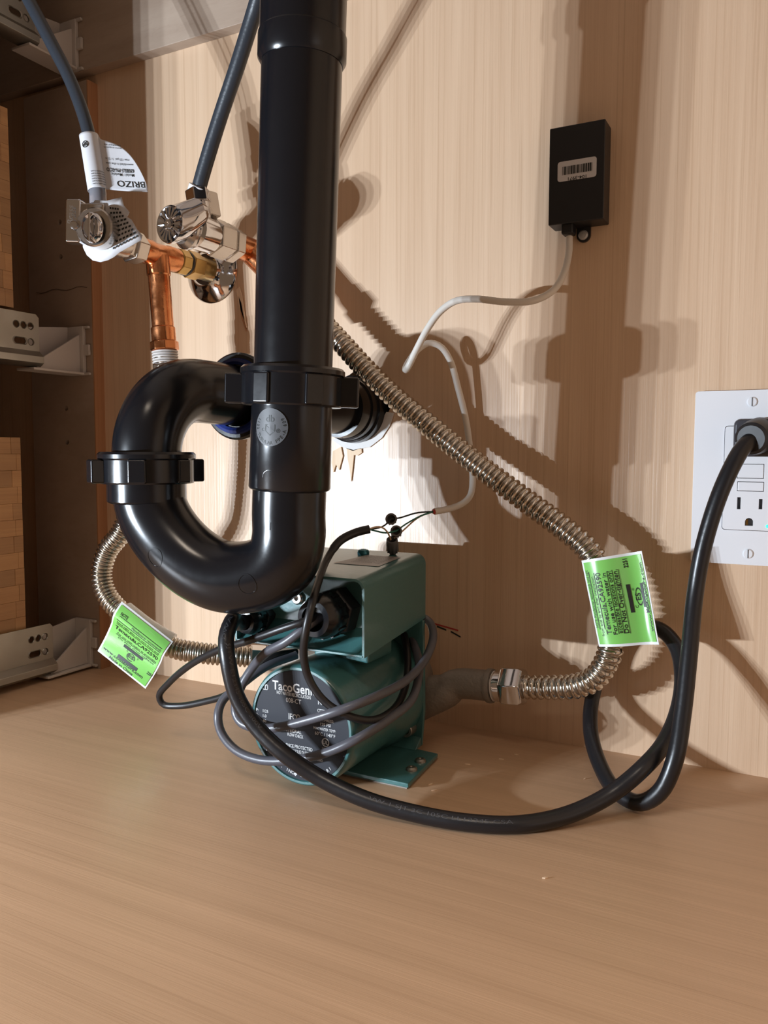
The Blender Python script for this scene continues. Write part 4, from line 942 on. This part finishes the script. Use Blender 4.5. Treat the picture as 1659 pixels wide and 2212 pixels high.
def slide(label, label2, yb, zt, zb, yw):
    """thin steel channel with punched holes, plus white plastic bracket reaching back to the strip"""
    s_ = thing('drawer_slide', label, 'drawer slide', (XD+.004, yb-.1, zb), 'drawer slides in the left bay')
    hgt = zt-zb; e = .0042
    fz = zb+hgt*.27
    hl = [circ(yb-.009-k*.0075, zt-hgt*.24, .0027, 16) for k in range(3)]+[circ(yb-.009, zt-hgt*.54, .0027, 16), rrect(yb-.0265, zt-hgt*.54-.0026, yb-.0145, zt-hgt*.54+.0026, .0024)]
    outer = [(yb, fz), (yb, zt-.003), (yb-.003, zt), (yb-.21, zt), (yb-.21, fz)]
    plate2d('side_plate', outer, hl, lambda u, v, t: Vector((XD+.0042+t, u, v)), .0012, ZINC, s_, bevel=.0003)
    rims = MB()
    for loop in hl:
        cxh = sum(p[0] for p in loop)/len(loop); czh = sum(p[1] for p in loop)/len(loop)
        lo_ = [Vector((XD+.0048, u, v)) for u, v in loop]; l1_ = [Vector((XD+.0055, cxh+(u-cxh)*1.15, czh+(v-czh)*1.15)) for u, v in loop]; l2_ = [Vector((XD+.0048, cxh+(u-cxh)*1.3, czh+(v-czh)*1.3)) for u, v in loop]
        n_ = len(loop); rims.add(lo_+l1_+l2_, [(k*n_+i, k*n_+(i+1) % n_, (k+1)*n_+(i+1) % n_, (k+1)*n_+i) for k in range(2) for i in range(n_)])
    rims.build('hole_rim', ZINC, s_)
    MB().prism([(XD+.0036, yb, fz), (XD+.0052, yb, fz+.0012), (XD+.0105, yb, fz-.004), (XD+.0105, yb, zb+.003), (XD+.006, yb, zb), (XD-.006, yb, zb), (XD-.006, yb, zb+.0012), (XD+.005, yb, zb+.0012), (XD+.0090, yb, zb+.004), (XD+.0090, yb, fz-.0045)], (0, -.21, 0)).build('rail_channel', ZINC, s_, bevel=.0003)
    b = thing('slide_bracket', label2, 'bracket', (XD, yw, zb), 'plastic brackets behind the drawer slides')
    xl, xr = XD-.012, XD+.0075
    MB().box((xl, yb-.012, zb-.0035), (XD+.0115, yw-.004, zb-.0012)).build('base_shelf', OWHT, b, bevel=.0006)
    zt2 = zt-.004
    MB().box((xl, yw-.004, zb-.0035), (XD+.010, yw-.0002, zt2)).build('back_plate', OWHT, b, bevel=.0006)
    MB().prism([(XD+.0035, yb-.004, zb-.001), (XD+.0035, yw-.004, zb-.001), (XD+.0035, yw-.004, zt2-.008), (XD+.0035, yb+.004, zb+.010), (XD+.0035, yb-.004, zb+.010)], (.0022, 0, 0)).build('gusset', OWHT, b, bevel=.0004)
    MB().prism([(xl, yb-.002, zb+.002), (xl, yw-.004, zb+.002), (xl, yw-.004, zt2), (xl, yb-.002, zt2-.006)], (.002, 0, 0)).build('side_wall', OWHT, b, bevel=.0004)
    hz_ = zt2-(zb-.0035)
    for f0_, f1_ in ((0.0, .05), (.40, .62), (.95, 1.0)):
        MB().box((XD+.010, yw-.0035, zb-.0035+hz_*f0_), (XD+.0165, yw-.0006, zb-.0035+hz_*f1_)).build('prong', OWHT, b, bevel=.0005)
XP = XD+.0048
zt, zb = atx(60, 676, XP).z, atx(60, 790, XP).z
slide('steel drawer slide with punched holes at mid height on the left', 'white plastic slide bracket at mid height on the plywood strip', atx(85, 740, XP).y, zt, zb, -.012)
zt2, zb2 = atx(60, 1362, XP).z, atx(60, 1478, XP).z
zb2 = max(zb2, .006)
slide('steel drawer slide with punched holes lowest, just above the floor', 'white plastic slide bracket lowest, just above the floor', atx(115, 1400, XP).y, zb2+(zt-zb), zb2, -.012)
zb3 = atx(60, 95, XP).z
slide('steel drawer slide in the upper left corner', 'white plastic slide bracket in the upper left corner', atx(75, 40, XP).y, zb3+(zt-zb), zb3, -.012)

# ================================================================== DEBRIS ON THE FLOOR
for px, py, ang, ln, where in ((930, 1695, 1.2, .0035, 'closest to the front corner of the teal foot plate'), (938, 1708, .8, .004, 'just in front of another by the teal foot plate'), (1083, 1641, .2, .0035, 'under the hex nut of the slanting hose'), (1115, 1631, .1, .003, 'below the hose bend near the back panel'), (1263, 1683, 1.2, .0025, 'left of the black cord loop'), (1177, 1898, .6, .003, 'out in front of the black cord'), (1010, 1652, .2, .004, 'between the pump foot and the hose nut')):
    p = atz(px, py, 0); c_, s_ = math.cos(ang), math.sin(ang); e = Vector((c_, s_, 0)); g = Vector((-s_, c_, 0))
    o = MB().prism([p-e*ln*.5+Z*.0001, p-g*.0005+Z*.0001, p+e*ln*.5+Z*.0001, p+g*.0005+Z*.0001], (0, 0, .0006)).build('wood_sliver', CHIP)
    tag(o, 'tiny wood sliver on the floor '+where, 'wood sliver', 'wood slivers on the cabinet floor')
